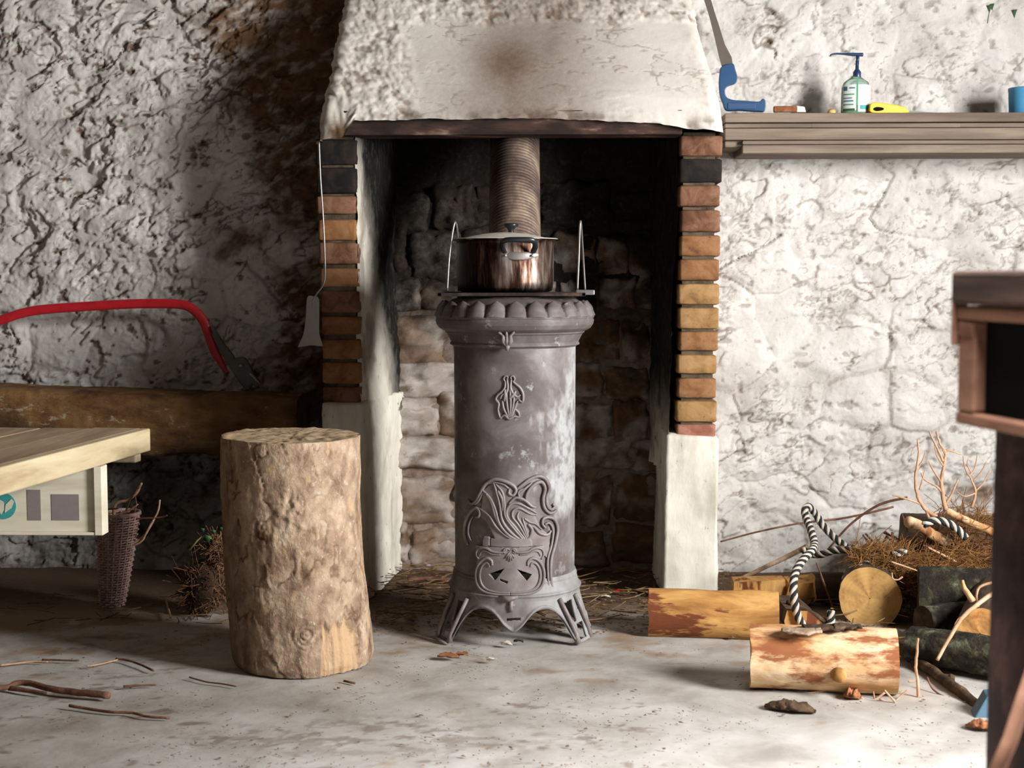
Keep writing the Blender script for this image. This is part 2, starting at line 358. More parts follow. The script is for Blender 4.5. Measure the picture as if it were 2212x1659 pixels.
def axes(z, x=(1, 0, 0)):
    z = Vector(z).normalized(); x = Vector(x); x = (x-z*x.dot(z)).normalized(); y = z.cross(x)
    return Matrix((x, y, z)).transposed()
def frame(p, z, x=(1, 0, 0)): return Matrix.Translation(Vector(p)) @ axes(z, x).to_4x4()

YW = 4.95            # main wall plane
YP = 4.50            # front of the brick pillars
YH = 4.42            # front foot of the hood
# ================================================================== THE SETTING
# ---- back wall: one dense relief of lime-washed rubble
def dens(a, b, c, d, s, s2):
    return np.concatenate([np.arange(a, b, s2), np.arange(b, c, s), np.arange(c, d+s2, s2)])
def relief(X, Z):
    """height towards the room, dirt, earth patches"""
    wx = X+.045*fbm(X*5, Z*5, s=3, o=3); wz = Z+.045*fbm(X*5, Z*5, s=5, o=3)
    hh = .030*fbm(X*1.6, Z*1.6, s=1, o=3)
    f1, f2, idv = worley(wx*4.2, wz*5.6, s=21)
    e = f2-f1
    hh += .008*ss(e, .0, .35)+.008*idv
    joint = 1-ss(e, .02, .14)
    # flaking plaster: scarps along noise contours, slanting up to the right
    lft = ss(-X, .3, .9)
    ca, sa = math.cos(R(32)), math.sin(R(32))
    U = np.where(X < 0, wx*ca+wz*sa, wx*.9+wz*.3); V_ = np.where(X < 0, -wx*sa+wz*ca, -wx*.3+wz*.9)
    crack = np.zeros_like(X); sc_ = np.zeros_like(X)
    for k, (su, sv, amp, wd) in enumerate(((6, 10, .008, .05), (11, 18, .0065, .07), (20, 32, .0045, .10), (40, 60, .0020, .13))):
        n1 = fbm(U*su, V_*sv, s=40+k*7, o=4, g=.55); m1 = ss(vn(X*5+k*3, Z*5, s=60+k), -.45, .25)
        sc_ += amp*(ss(n1, -wd, wd)-.5)*m1
        crack = np.maximum(crack, m1*np.exp(-(n1/(wd*.62))**2)*(1, .9, .6, .35)[k]*ss(vn(X*13, Z*13, s=80+k), -.35, .3))
    rgt = .55+.45*lft
    hh += sc_*(.85+1.1*lft)
    hh -= .006*crack*rgt
    hh += .0035*rgt*fbm(X*28, Z*34, s=90, o=4, g=.6)+.0012*vn(X*160, Z*160, s=95)
    pit = ss(fbm(X*26+3*wz, Z*40, s=99, o=4), .36, .5); hh -= .006*pit
    dirt = np.clip(crack*(.72+.15*lft)+.25*joint*ss(vn(X*3, Z*3, s=101), .1, .7)+(.4+.35*lft)*pit, 0, 1)
    return hh, dirt, lft
xs = dens(-3.3, -2.05, 1.85, 3.2, .0048, .05); zs = dens(-.05, 0, 2.15, 2.95, .0048, .05)
X, Z = np.meshgrid(xs, zs)
hh, dirt, lft = relief(X, Z)
inh = ss(X, -.66, -.60)*(1-ss(X, .50, .56))*(1-ss(Z, 1.9, 2.0))
# earthy areas where the wash has gone: near the chimney on the left (browned further to paint in the hood's shade), above the beam; low right, behind the wood pile
e1 = ss(X, -1.55, -.80)*(1-ss(X, -.55, -.5))*(.75+.35*ss(Z, .9, 2.0))
e1 = np.maximum(e1, .5*(1-ss(X, -1.0, -.5))*(1-ss(Z, .5, .68)))
e2 = (1-ss(Z, .25, .62))*ss(X, .75, 1.25)*.45+.28*ss(X, 1.0, 1.7)*ss(Z, 1.5, 2.0)  # second term paints the dimmer light at upper right as brown
U_ = X*.85+Z*.5; W_ = -X*.5+Z*.85
nz = fbm(X*4.5, Z*7, s=120, o=5, g=.6)
patch = np.clip(ss(nz+1.5*(np.maximum(e1, e2)-.42), .08, .72), 0, 1)
hh -= .006*patch
dirt = np.clip(dirt+.75*patch*ss(fbm(U_*14, W_*30, s=130, o=4, g=.6), -.05, .35), 0, 1); patch = np.clip(patch-.35*patch*ss(fbm(U_*18, W_*36, s=131, o=3), .0, .35), 0, 1)
soot_shade = np.maximum(inh*ss(Z+.10*fbm(X*6, Z*6, s=133), .62, 1.05), .9*(1-ss(X, -.66, -.5))*(1-ss(Z+.05*fbm(X*5, Z*5, s=137), .36, .60))*(.62+.5*fbm(X*6, Z*6, s=139, o=3)))  # hearth soot; second term paints the shade under the beam, low left
patch = np.maximum(patch, inh*.8)
hh = hh*(1-.6*inh)
Vw = np.stack([X, YW-hh, Z], -1).reshape(-1, 3)
wall_back = obj('wall_back', Vw, gridfaces(len(zs), len(xs)), M['wash'], attr=np.stack([dirt, soot_shade, patch], -1).reshape(-1, 3))
tag(wall_back, kind='structure')
# big stones showing in the hearth back
def stone(cx, cz, sx, sz, y, parent, seed, s=0.):
    n = 18; u = np.linspace(-1, 1, n); U, V_ = np.meshgrid(u, u)
    k = 1/np.maximum(1, (np.abs(U)**7+np.abs(V_)**7)**(1/7)); U2, V2 = U*k, V_*k
    rr = np.clip(1-np.maximum(np.abs(U), np.abs(V_))**6, 0, 1)
    xx = cx+sx/2*(U2+.20*fbm(U*1.6+seed, V_*1.6, s=seed, o=2)); zz = cz+sz/2*(V2+.24*fbm(U*1.6, V_*1.6+seed, s=seed+1, o=2))
    xx = np.clip(xx, -.62, .52)
    yy = y-(.020+.014*random.random())*rr**.4-(.022*fbm(U*1.7+seed, V_*1.7, s=seed+2, o=2)+.018*fbm(xx*22, zz*28, s=seed+3, o=4, g=.65))*rr**.3+.012
    st = np.clip(ss(zz+.35*fbm(xx*7, zz*7, s=5, o=3)-.25*np.exp(-((xx-.12)/.22)**2), .66, 1.0)*.93+.30*ss(xx, -.1, .3)*(.5+fbm(xx*9, zz*9, s=6, o=3)), 0, 1)
    dd = ss(fbm(xx*22, zz*26, s=61, o=4), .0, .4)*.7+.35*(1-rr)
    pa = np.clip(.45+.75*ss(fbm(xx*7, zz*8, s=66, o=4)+.5*vn(cx*9, cz*9, s=1), -.25, .35)*(.6+.4*ss(xx, -.3, .4)), 0, 1)
    A = np.stack([np.clip(dd, 0, 1), st, pa], -1).reshape(-1, 3)
    return obj('stone', np.stack([xx, yy, zz], -1).reshape(-1, 3), gridfaces(n, n), M['wash'], parent, attr=A)
zc = .02; k = 0
for hgt in (.15, .18, .12, .16, .13, .17, .13, .16, .15):
    xc = -.62+random.uniform(-.03, .02)
    while xc < .46:
        wd = min(random.uniform(.10, .36), .53-xc)
        if .53-xc-wd < .09: wd = .53-xc
        stone(xc+wd/2, zc+hgt/2+random.uniform(-.022, .022), wd+.002, hgt*random.uniform(.9, 1.1), YW-.006, wall_back, 200+k*3); k += 1
        xc += wd
    zc += hgt
# ---- floor
xs = dens(-3.3, -1.75, 1.5, 3.2, .009, .06); ys = dens(-3, 2.3, 4.75, 5.0, .009, .06)
X, Y = np.meshgrid(xs, ys)
zf = .006*fbm(X*1.7, Y*1.7, s=7, o=3)+.0018*fbm(X*14, Y*14, s=8, o=4)
st = ss(fbm(X*13, Y*20, s=9, o=5, g=.65), .24, .5)*.6*ss(fbm(X*1.6, Y*2.4, s=10, o=2), -.3, .35)
st = np.maximum(st, .55*np.exp(-(((X-F(800,1600).x)/.45)**2+((Y-3.12)/.14)**2))*ss(fbm(X*22, Y*34, s=16, o=4, g=.65), -.05, .3))
hearth = ss(Y, 3.95, 4.45)*.75+.3*ss(-X, 1.2, 1.7)
st2 = ss(fbm(X*9, Y*12, s=12, o=5, g=.6)+hearth*1.1+.35*ss(Y, 3.35, 3.8), .35, .95)  # also darkens towards back and left, painting in the floor's light falloff
bac = ss(Y+.06*vn(X*6, Y*6, s=14), 4.20, 4.6)
tag(obj('floor', np.stack([X, Y, zf-.004], -1).reshape(-1, 3), gridfaces(len(ys), len(xs)), M['floor'],
        attr=np.stack([np.maximum(st, bac*.85), bac*.35, st2*.8], -1).reshape(-1, 3)), kind='structure')
# ---- rest of the room, outside the frame
tag(bx('wall_left', (-3.4, -3.1, 0), (-3.25, 5.1, 2.95), M['plainwall'], bevel=0), kind='structure')
mb = MB(); mb.add(*box((3.1, -3.1, 0), (3.3, .55, 2.95))); mb.add(*box((3.1, 2.2, 0), (3.3, 5.1, 2.95))); mb.add(*box((3.1, .55, 2.2), (3.3, 2.2, 2.95)))
tag(mb.build('wall_right', M['plainwall'], smooth=False), kind='structure')
mb = MB(); mb.add(*box((-3.3, -3.2, 0), (-1.0, -3.05, 2.95))); mb.add(*box((1.0, -3.2, 0), (3.2, -3.05, 2.95))); mb.add(*box((-1, -3.2, 0), (1, -3.05, 1.1))); mb.add(*box((-1, -3.2, 2.3), (1, -3.05, 2.95)))
tag(mb.build('wall_front', M['plainwall'], smooth=False), kind='structure')
tag(bx('ceiling', (-3.4, -3.2, 2.93), (3.3, 5.1, 3.05), M['ceilwood'], bevel=0), kind='structure')
# ================================================================== FIREPLACE
fp = empty('fireplace', (0, YP, 0), 'whitewashed fireplace with tapered plaster hood on two brick pillars', 'fireplace')
# ---- hood
zbot = P(1100, 257, YH).z; ztop = 2.93
def hood_sec(z):
    t = (z-zbot)/(P(1100, 0, 4.70).z-zbot)
    bl, br = P(690, 257, YH), P(1562, 257, YH); tl, tr = P(747, 0, 4.70), P(1492, 0, 4.70)
    te = min(t, 2.6)
    return bl.x+(tl.x-bl.x)*te**.93 if te > 0 else bl.x, br.x+(tr.x-br.x)*te, YH+(4.70-YH)*t if t < 1.6 else YH+.28*1.6
nz_ = 210; nu = 420
zz = np.concatenate([np.linspace(zbot-.002, 2.16, 170), np.linspace(2.17, ztop, nz_-170)])
SH = np.zeros((nz_, nu, 3)); UU = np.zeros((nz_, nu, 2))
side_n = 50; cr = .035
for i, z in enumerate(zz):
    xl, xr, yf = hood_sec(z)
    ptsL = np.stack([np.full(side_n, xl), np.linspace(YW, yf+cr, side_n)], -1)
    aa = np.linspace(0, math.pi/2, 12)[1:-1]
    cL = np.stack([xl+cr-cr*np.cos(aa), yf+cr-cr*np.sin(aa)], -1); cR = np.stack([xr-cr+cr*np.sin(aa), yf+cr-cr*np.cos(aa)], -1)
    nf = nu-2*side_n-20
    fr = np.stack([np.linspace(xl+cr, xr-cr, nf), np.full(nf, yf)], -1)
    ptsR = np.stack([np.full(side_n, xr), np.linspace(yf+cr, YW, side_n)], -1)
    S = np.concatenate([ptsL, cL, fr, cR, ptsR]); SH[i, :, :2] = S; SH[i, :, 2] = z
X, Y, Z = SH[..., 0], SH[..., 1], SH[..., 2]
nx = np.zeros_like(X); ny = np.zeros_like(X)
nx[:, :side_n] = -1; nx[:, -side_n:] = 1; ny[:, side_n+10:-side_n-10] = -1
for q in range(10):
    a = (q+1)/11*math.pi/2; nx[:, side_n+q] = -math.cos(a); ny[:, side_n+q] = -math.sin(a); nx[:, nu-side_n-10+q] = math.sin(a); ny[:, nu-side_n-10+q] = -math.cos(a)
S_ = X+Y*.7
# rough render everywhere except the smoother repair in the middle
lft_b = P(885, 150, 4.5).x; top_b = P(1100, 45, 4.6).z
rough = np.maximum(1-ss(X+.03*vn(X*9, Z*9, s=301)+.10*(Z-1.6), lft_b-.03, lft_b+.03), ss(Z+.02*vn(X*9, Z*9, s=302), top_b-.02, top_b+.02))
rough = np.maximum(rough, .25*ss(X, .38, .5))
lump = fbm(S_*34, Z*38, s=310, o=3, g=.5); f1, f2, _ = worley(S_*42, Z*42, s=315)
dh = rough*(.010*lump+.006*(1-f1))+.003*fbm(S_*7, Z*16, s=320, o=4)+.010*fbm(S_*2.5, Z*2.5, s=322, o=2)
rid = fbm(S_*7, Z*22, s=330, o=4, g=.6); crk = (1-rough)*np.exp(-(rid/.04)**2)*ss(vn(S_*6, Z*7, s=331), .15, .6)
dh += (1-rough)*.0018*ss(rid, -.05, .05)*ss(vn(S_*6, Z*7, s=333), 0, .5)-.001*crk
# worn lower lip
low = (1-ss(Z, zbot, zbot+.05)); dh += low*.006*fbm(S_*22, Z*22, s=340, o=3)
X = X+nx*dh; Y = Y+ny*dh
# ragged bottom edge that hangs lower over the two pillars
bot = np.interp(X[0], [P(672, 300, YH).x, P(740, 300, YH).x, P(765, 258, YH).x, P(1200, 258, YH).x, P(1425, 266, YH).x, P(1470, 276, YH).x, P(1560, 285, YH).x],
                [P(700, 300, YH).z, P(700, 300, YH).z, P(700, 258, YH).z, P(700, 256, YH).z, P(700, 266, YH).z, P(700, 277, YH).z, P(700, 285, YH).z])
bot = bot+.005*fbm(X[0]*20, X[0]*0, s=350, o=3)
kk = np.clip((zz-zbot)/.07, 0, 1)[:, None]
Z = Z*kk+(bot[None, :]+(Z-zbot))*(1-kk)
smoke = np.exp(-((X-P(1130, 200, 4.5).x-.05*(Z-1.6))/.27)**2)*(1-ss(Z, 1.75, 2.05)*.5)
smoke = smoke*(.85+.35*fbm(X*6, Z*4, s=360, o=3))
smoke2 = ss(fbm(S_*3, Z*3.5, s=362, o=3), .1, .7)*.25*ss(Z, 1.75, 1.95)
lowc = low*ss(fbm(S_*16, Z*16, s=370, o=3)+.5*(X < -.6)+.25*np.exp(-(X/.15)**2), .12, .5)
cor_ = low*(1-ss(X, -.62, -.58))
A = np.stack([np.clip(crk*.5+.5*lowc+rough*.65*ss(-lump, .15, .55)+.8*cor_*ss(fbm(S_*18, Z*18, s=372, o=3), -.2, .3), 0, 1), np.clip(.30*lowc, 0, 1), np.clip(smoke*.92+smoke2, 0, 1)*(ny < -.3)], -1)
ho = obj('hood', np.stack([X, Y, Z], -1).reshape(-1, 3), gridfaces(nz_, nu), M['hood'], fp, attr=A.reshape(-1, 3))
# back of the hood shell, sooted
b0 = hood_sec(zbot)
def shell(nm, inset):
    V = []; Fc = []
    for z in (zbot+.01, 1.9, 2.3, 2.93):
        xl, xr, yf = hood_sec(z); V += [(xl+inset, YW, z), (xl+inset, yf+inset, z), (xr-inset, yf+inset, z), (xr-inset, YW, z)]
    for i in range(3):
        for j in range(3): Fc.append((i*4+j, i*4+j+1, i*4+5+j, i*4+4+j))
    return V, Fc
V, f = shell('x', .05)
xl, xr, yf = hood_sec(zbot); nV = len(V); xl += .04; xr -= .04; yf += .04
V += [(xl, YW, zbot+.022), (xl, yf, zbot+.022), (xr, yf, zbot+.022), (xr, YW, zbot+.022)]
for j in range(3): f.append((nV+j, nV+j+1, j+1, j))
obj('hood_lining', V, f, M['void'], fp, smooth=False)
# ---- lintel: rusty angle iron
a, b_ = P(742, 292, YH+.025), P(1474, 258, YH+.025)
mb = MB(); n = 40
for i in range(n):
    x0 = a.x+(b_.x-a.x)*i/n; x1 = a.x+(b_.x-a.x)*(i+1)/n; 
    if i == 0: V0 = []
    V0 += []
mb.add(*box((a.x, YH+.022, a.z), (b_.x, YH+.034, b_.z+.03))); mb.add(*box((a.x, YH+.034, a.z), (b_.x, YH+.14, a.z+.012)))
mb.build('lintel', M['rust'], fp, smooth=False, bevel=.003)
# ---- pillars
def brick(px0, px1, py0, py1, mat, parent, seed, jx=0):
    a = P(px0, py1, YP); b = P(px1, py0, YP)
    y0 = YP+random.uniform(-.004, .006); d = .22
    n = 7; V = []; Fc = []
    # bevelled block with worn, uneven faces
    def cell(x0, x1, y0_, y1_, z0, z1):
        V = []; idx = {}
        g = [0, .07, .3, .5, .7, .93, 1]
        def pt(i, j, k):
            if (i, j, k) in idx: return idx[(i, j, k)]
            u, v, w_ = g[i], g[j], g[k]
            e = sum(1 for t in (i, j, k) if t in (0, 6))
            cxn, cyn, czn = [(.5 if t not in (0, 6) else (1 if t == 6 else 0)) for t in (i, j, k)]
            p = np.array([x0+(x1-x0)*u, y0_+(y1_-y0_)*v, z0+(z1-z0)*w_])
            if e >= 2:
                c = np.array([(x0+x1)/2, (y0_+y1_)/2, (z0+z1)/2]); s_ = np.sign(c-p)*np.array([t in (0, 6) for t in (i, j, k)]); p = p+s_*.0028*(e-1)
            q = p*55; p = p+np.array([float(vn(q[0], q[1], q[2], seed)), float(vn(q[0], q[1], q[2], seed+1)), float(vn(q[0], q[1], q[2], seed+2))])*.0018
            idx[(i, j, k)] = len(V); V.append(p); return idx[(i, j, k)]
        F_ = []
        for i in range(6):
            for j in range(6):
                F_ += [(pt(i,0,j),pt(i+1,0,j),pt(i+1,0,j+1),pt(i,0,j+1)), (pt(i,6,j),pt(i,6,j+1),pt(i+1,6,j+1),pt(i+1,6,j)),
                       (pt(0,i,j),pt(0,i,j+1),pt(0,i+1,j+1),pt(0,i+1,j)), (pt(6,i,j),pt(6,i+1,j),pt(6,i+1,j+1),pt(6,i,j+1)),
                       (pt(i,j,0),pt(i,j+1,0),pt(i+1,j+1,0),pt(i+1,j,0)), (pt(i,j,6),pt(i+1,j,6),pt(i+1,j+1,6),pt(i,j+1,6))]
        return V, F_
    V, f = cell(a.x, b.x, y0, y0+d, a.z, b.z); obj('brick', V, f, mat, parent)
    V, f = cell(a.x, b.x, y0+d+.008, YW+.01, a.z, b.z); obj('brick', V, f, mat, parent)
rp = [(35,110,'brick_brown'),(117,204,'brick_black'),(212,288,'brick_brown'),(298,377,'brick_brown'),(387,463,'brick_orange'),(472,548,'brick_orange'),
      (558,633,'brick_yellow'),(642,718,'brick_yellow'),(725,796,'brick_orange'),(808,876,'brick_yellow'),(890,962,'brick_orange'),(970,1046,'brick_yellow'),(1053,1118,'brick_red')]
def worn_slab(name, pts_b, pts_t, mat, parent, attrf=None, amp=.006, res=.012, seed=1):
    """rough plaster block: vertical faces between corner lists (bottom and top), open base; corners run counter-clockwise seen from above"""
    n = len(pts_b); pb = [Vector(p) for p in pts_b]; pt = [Vector(p) for p in pts_t]
    cols_b = []; cols_t = []; nr = []
    for i in range(n-1):
        L = (pb[i+1]-pb[i]).length; q = max(2, int(L/res))
        for k_ in range(q+(i == n-2)):
            t = k_/q; cols_b.append(pb[i].lerp(pb[i+1], t)); cols_t.append(pt[i].lerp(pt[i+1], t))
            e = (pb[i+1]-pb[i]).normalized(); nn = Vector((e.y, -e.x, 0))
            if k_ == 0 and i > 0: e2 = (pb[i]-pb[i-1]).normalized(); nn = (nn+Vector((e2.y, -e2.x, 0))).normalized()*.6
            nr.append(nn)
    hgt = (pt[0]-pb[0]).length; m = max(3, int(hgt/res)); B = np.array(cols_b); T = np.array(cols_t); NR = np.array(nr)
    t = np.linspace(0, 1, m)[:, None, None]; G = B[None]*(1-t)+T[None]*t
    d = fbm(G[..., 0]*22+G[..., 1]*9, G[..., 1]*22, G[..., 2]*20, s=seed, o=4, g=.6)*amp+fbm(G[..., 0]*5, G[..., 1]*5, G[..., 2]*4, s=seed+9, o=2)*amp*1.6
    G = G+NR[None]*d[..., None]
    # inward-closing top rows
    cen = T.mean(0); top = G[-1]*.88+cen*.12+np.array([0, 0, .006]); top2 = G[-1]*.2+cen*.8+np.array([0, 0, .004])
    G = np.concatenate([G, top[None], top2[None]])
    A = None
    if attrf: A = attrf(G).reshape(-1, 3)
    return obj(name, G.reshape(-1, 3), gridfaces(G.shape[0], G.shape[1]), mat, parent, attr=A if A is not None else np.zeros((G.shape[0]*G.shape[1], 3)))
def soot_at(z0, z1, dirtk=.3, seed=5):
    def f(G):
        s_ = ss(G[..., 2]+.06*fbm(G[..., 0]*8, G[..., 1]*8, G[..., 2]*5, s=seed), z0, z1)
        dd = dirtk*ss(fbm(G[..., 0]*12, G[..., 1]*12, G[..., 2]*6, s=seed+3, o=4), .05, .5)
        return np.stack([dd, s_, 0*s_], -1)
    return f
pr = empty('right_pillar'.replace('right_', 'brick_'), (P(1510, 600, YP).x, YP, 0), parent=fp)
tag(pr, 'brick pillar right of the stove, white plastered foot')
for i, (c0, c1, mn) in enumerate(rp):
    py0, py1 = 270+c0/1.628, 270+c1/1.628
    xl = np.interp(py0, [291, 600, 900], [1467, 1467, 1461])+random.uniform(-2, 3); xr = np.interp(py0, [291, 450, 600, 900], [1560, 1556, 1553, 1547])+random.uniform(-2, 2)
    brick(xl, xr, py0, py1, M[mn], pr, 400+i*5)
a, b_ = P(1471, 960, YP), P(1549, 285, YP)
obj('mortar', *(lambda q: (q[0], q[1]))(box((a.x, YP+.012, a.z), (b_.x-.004, YW, b_.z))), M['mortar'], pr, smooth=False)
a, b_ = P(1436, 1300, YP), P(1552, 940, YP); c0 = P(1458, 940, YP)
worn_slab('plaster_foot', [(P(1432,1290,YP).x+.0, YW, 0), (P(1432,1290,YP).x, YP-.01, 0), (b_.x, YP-.01, 0), (b_.x, YW, 0)],
          [(P(1440,945,YP).x, YW, b_.z), (P(1440,945,YP).x, YP-.01, b_.z), (b_.x, YP-.01, b_.z-.01), (b_.x, YW, b_.z)], M['lining'], pr, soot_at(3, 4, .15), .005, .01, 77)
# whitewashed outer cheek strip and the sooty inner lining
tx = P(1467, 300, YP).x
worn_slab('plaster_lining', [(P(1442,1290,YP).x, YP+.03, .40), (P(1448,1290,YP).x-.05, YW, .40), ][::-1],
          [(tx+.004, YP+.03, 1.53), (tx-.05, YW, 1.53)][::-1], M['lining'], pr, soot_at(.35, .75, .9, 15), .012, .012, 81)
pl = empty('brick_pillar', (P(735, 600, YP).x, YP, 0), parent=fp)
tag(pl, 'brick pillar left of the stove, smoked black at the top')
lp = [(105,192,'brick_black'),(198,284,'brick_black'),(290,352,'brick_brown'),(367,438,'brick_orange'),(442,515,'brick_brown'),(525,590,'brick_orange'),
      (600,672,'brick_brown'),(683,745,'brick_orange'),(757,825,'brick_orange'),(833,905,'brick_orange'),(912,972,'brick_brown')]
for i, (c0, c1, mn) in enumerate(lp):
    py0, py1 = 230+c0/1.508, 230+c1/1.508
    xl = np.interp(py0, [300, 500, 620, 870], [681, 686, 694, 697])+random.uniform(-2, 2); xr = np.interp(py0, [300, 500, 870], [768, 772, 779])+random.uniform(-2, 2)
    brick(xl, xr, py0, py1, M[mn], pl, 500+i*5)
a, b_ = P(700, 900, YP), P(766, 292, YP)
obj('mortar', *box((a.x, YP+.012, a.z), (b_.x, YW, b_.z)), M['mortar'], pl, smooth=False)
za = P(740, 872, YP).z
worn_slab('plaster_foot', [(P(700,872,YP).x, YW, 0), (P(700,872,YP).x, YP-.014, 0), (P(797,1290,YP).x, YP-.014, 0), (P(800,1290,YP).x+.06, YW, 0)],
          [(P(698,872,YP).x, YW, za), (P(698,872,YP).x, YP-.014, za), (P(782,872,YP).x, YP-.014, za), (P(781,872,YP).x+.088, YW, za)], M['lining'], pl, soot_at(3, 4, .2, 25), .008, .011, 91)
worn_slab('plaster_lining', [(P(781,872,YP).x, YP+.004, za-.06), (P(781,872,YP).x+.085, YW, za-.06)],
          [(P(771,292,YP).x, YP+.006, 1.535), (P(771,292,YP).x+.07, YW, 1.535)], M['lining'], pl,
          lambda G: np.stack([.55*ss(fbm(G[..., 0]*12, G[..., 1]*14, G[..., 2]*5, s=36, o=4), .0, .45), np.clip(ss(G[..., 2]+2.6*(G[..., 1]-YP-.10)+.07*fbm(G[..., 0]*8, G[..., 1]*8, G[..., 2]*4, s=33), .95, 1.55), 0, 1), 0*G[..., 0]], -1), .010, .011, 95)
# ================================================================== STOVE
SY = 4.06; SX = P(1112, 1000, SY).x; RB = P(1246, 1000, SY).x-SX
stove = empty('stove', (SX, SY, 0), 'tall grey cast iron cylinder stove standing before the open hearth', 'stove')
def Zs(py, r=0.): return P(1112, py, SY-r).z
RBb = .177
prof = [(.165, Zs(643, .0)), (.176, Zs(643)), (.186, Zs(645))]
z_ring = Zs(690, .22)
rim = [(.150, z_ring+.062), (.166, z_ring+.064), (.185, z_ring+.060), (.205, z_ring+.048), (.220, z_ring+.030), (.229, z_ring+.010), (.2315, z_ring+.002), (.2290, z_ring-.001), (.2290, z_ring-.004), (.2315, z_ring-.006),
       (.229, z_ring-.018), (.221, z_ring-.030), (.209, z_ring-.037), (.2035, z_ring-.039), (.2035, z_ring-.043), (.198, z_ring-.046), (.193, z_ring-.056), (.188, z_ring-.066), (.186, z_ring-.070), (.189, z_ring-.073), (.189, z_ring-.078), (.182, z_ring-.081), (.1785, z_ring-.084)]
# resample for smoothness
def resample(p, n):
    p = np.array(p); L = np.r_[0, np.cumsum(np.hypot(*np.diff(p, axis=0).T))]; t = np.linspace(0, L[-1], n); return np.stack([np.interp(t, L, p[:, 0]), np.interp(t, L, p[:, 1])], -1)
rp_ = resample(rim, 120); seg = 480
th = np.linspace(0, 2*math.pi, seg, endpoint=False)
Rr = np.repeat(rp_[:, :1], seg, 1); Zr = np.repeat(rp_[:, 1:], seg, 1); TH = np.repeat(th[None], 120, 0)
tt = np.clip((Zr-(z_ring+.006))/.056, 0, 1.02); npet = 24
pp = ((TH/(2*math.pi)*npet+.35) % 1)*2-1
env = np.clip(1-(tt/.74)**5, 0, 1)**.5; ins = np.clip(1-(pp/np.maximum(env, 1e-3))**2, 0, 1)
on = (Zr > z_ring+.004)
petal = np.where(on, .017*(ins*(env > .12))**.5-.010, 0)*np.clip((Zr-z_ring-.003)/.004, 0, 1)
nrx = .75; Rr = Rr+petal*nrx; Zr = Zr+petal*.55*(tt > .3)
Vr = np.stack([SX+Rr*np.sin(TH), SY-Rr*np.cos(TH), Zr], -1).reshape(-1, 3)
obj('rim', Vr, gridfaces(120, seg, True), M['iron'], stove, attr=np.zeros((len(Vr), 3)))
# top plate
zt = z_ring+.056
obj('top_plate', *lathe([(0.001, zt), (.155, zt), (.160, zt+.004), (.168, zt+.004), (.168, zt-.01)], SX, SY, 96), M['iron_dark'], stove)
# body (open behind the ash door)
zb0 = P(1112, 1262, SY-RBb).z; zb1 = z_ring-.078
nb = 170; sb = 420; th = np.linspace(0, 2*math.pi, sb, endpoint=False); zz = np.linspace(zb0, zb1, nb)
TH, ZZ = np.meshgrid(th, zz); TT = (TH+math.pi) % (2*math.pi)-math.pi
rr = .1765+.002*(ZZ-zb0)
def cyl(px, py, r=RBb):
    """pixel -> angle, height on a vertical cylinder about the stove axis"""
    d = ray(px, py); ox, oy = -SX, -SY
    A_ = d.x**2+d.y**2; B_ = 2*(d.x*ox+d.y*oy); C_ = ox*ox+oy*oy-r*r; D_ = max(0, B_*B_-4*A_*C_); t = (-B_-math.sqrt(D_))/(2*A_)
    x, y = d.x*t-SX, d.y*t-SY; return math.atan2(x, -y), CAMZ+d.z*t
def cc(p, r=RBb): return cyl(930+p[0]/2.475, 780+p[1]/2.475, r)
def onc(th_, z, r): return Vector((SX+r*math.sin(th_), SY-r*math.cos(th_), z))
(d0, dz1), (d1, dz0) = cc((300, 1090)), cc((552, 1190))
thc = (TT[:-1, :]+TT[1:, :])/2; keep = ~((thc > d0) & (thc < d1) & ((ZZ[:-1]+ZZ[1:])/2 > dz0) & ((ZZ[:-1]+ZZ[1:])/2 < dz1))
wear_lit = ss(fbm(np.sin(TH)*3.2+5, ZZ*6, s=601, o=5, g=.6)+1.0*np.sin(TH-.1)-.55+.25*np.cos((ZZ-.55)*9), .0, .55)  # pale mottling, weighted to the right to paint in the lit side
wear_lit = wear_lit*(.35+.65*ss(fbm(TH*9, ZZ*38, s=604, o=4, g=.65), -.45, .15))*.85
dr = .35*ss(fbm(TH*2+3, ZZ*5, s=611, o=4), .15, .6)*(1-wear_lit)
V = np.stack([SX+rr*np.sin(TH), SY-rr*np.cos(TH), ZZ], -1).reshape(-1, 3)
obj('body', V, gridfaces(nb, sb, True, keep), M['iron'], stove, attr=np.stack([dr, 0*dr, wear_lit], -1).reshape(-1, 3))
obj('fire_chamber', *lathe([(.13, zb0+.02), (.13, zb1-.05)], SX, SY, 48), M['void'], stove)
# base skirt with arches, pendant and four feet
nb = 90; sb = 720
deg = np.abs(np.degrees((np.linspace(0, 2*math.pi, sb, endpoint=False)+math.pi) % (2*math.pi)-math.pi))
low = np.interp(deg, [0, 3, 8, 13, 18, 24, 30, 36, 42, 47, 50, 53, 76, 79, 84, 90, 96, 101, 104, 128, 131, 136, 145, 160, 180],
                [.047, .052, .068, .090, .105, .112, .111, .102, .082, .05, .02, .0, .0, .022, .05, .058, .05, .022, 0, 0, .02, .06, .1, .11, .11])
low = np.convolve(np.r_[low[-6:], low, low[:6]], np.ones(7)/7, 'same')[6:-6]; low = np.maximum(low, 0.0)
t = np.linspace(0, 1, nb)[:, None]; ZZ = low[None]+(zb0+.012-low[None])*t
th = np.linspace(0, 2*math.pi, sb, endpoint=False); TH = np.repeat(th[None], nb, 0); DG = np.repeat(deg[None], nb, 0)
rad_z = np.interp(ZZ, [0, .012, .05, .085, .11, .135, .15, .165, .18, zb0, zb0+.02], [.228, .225, .214, .203, .196, .192, .193, .187, .183, .181, .179])
rad_z = np.where(DG < 22, np.interp(ZZ, [0, .11, .2], [.197, .193, .18])*(1-DG/22)+rad_z*DG/22, rad_z)
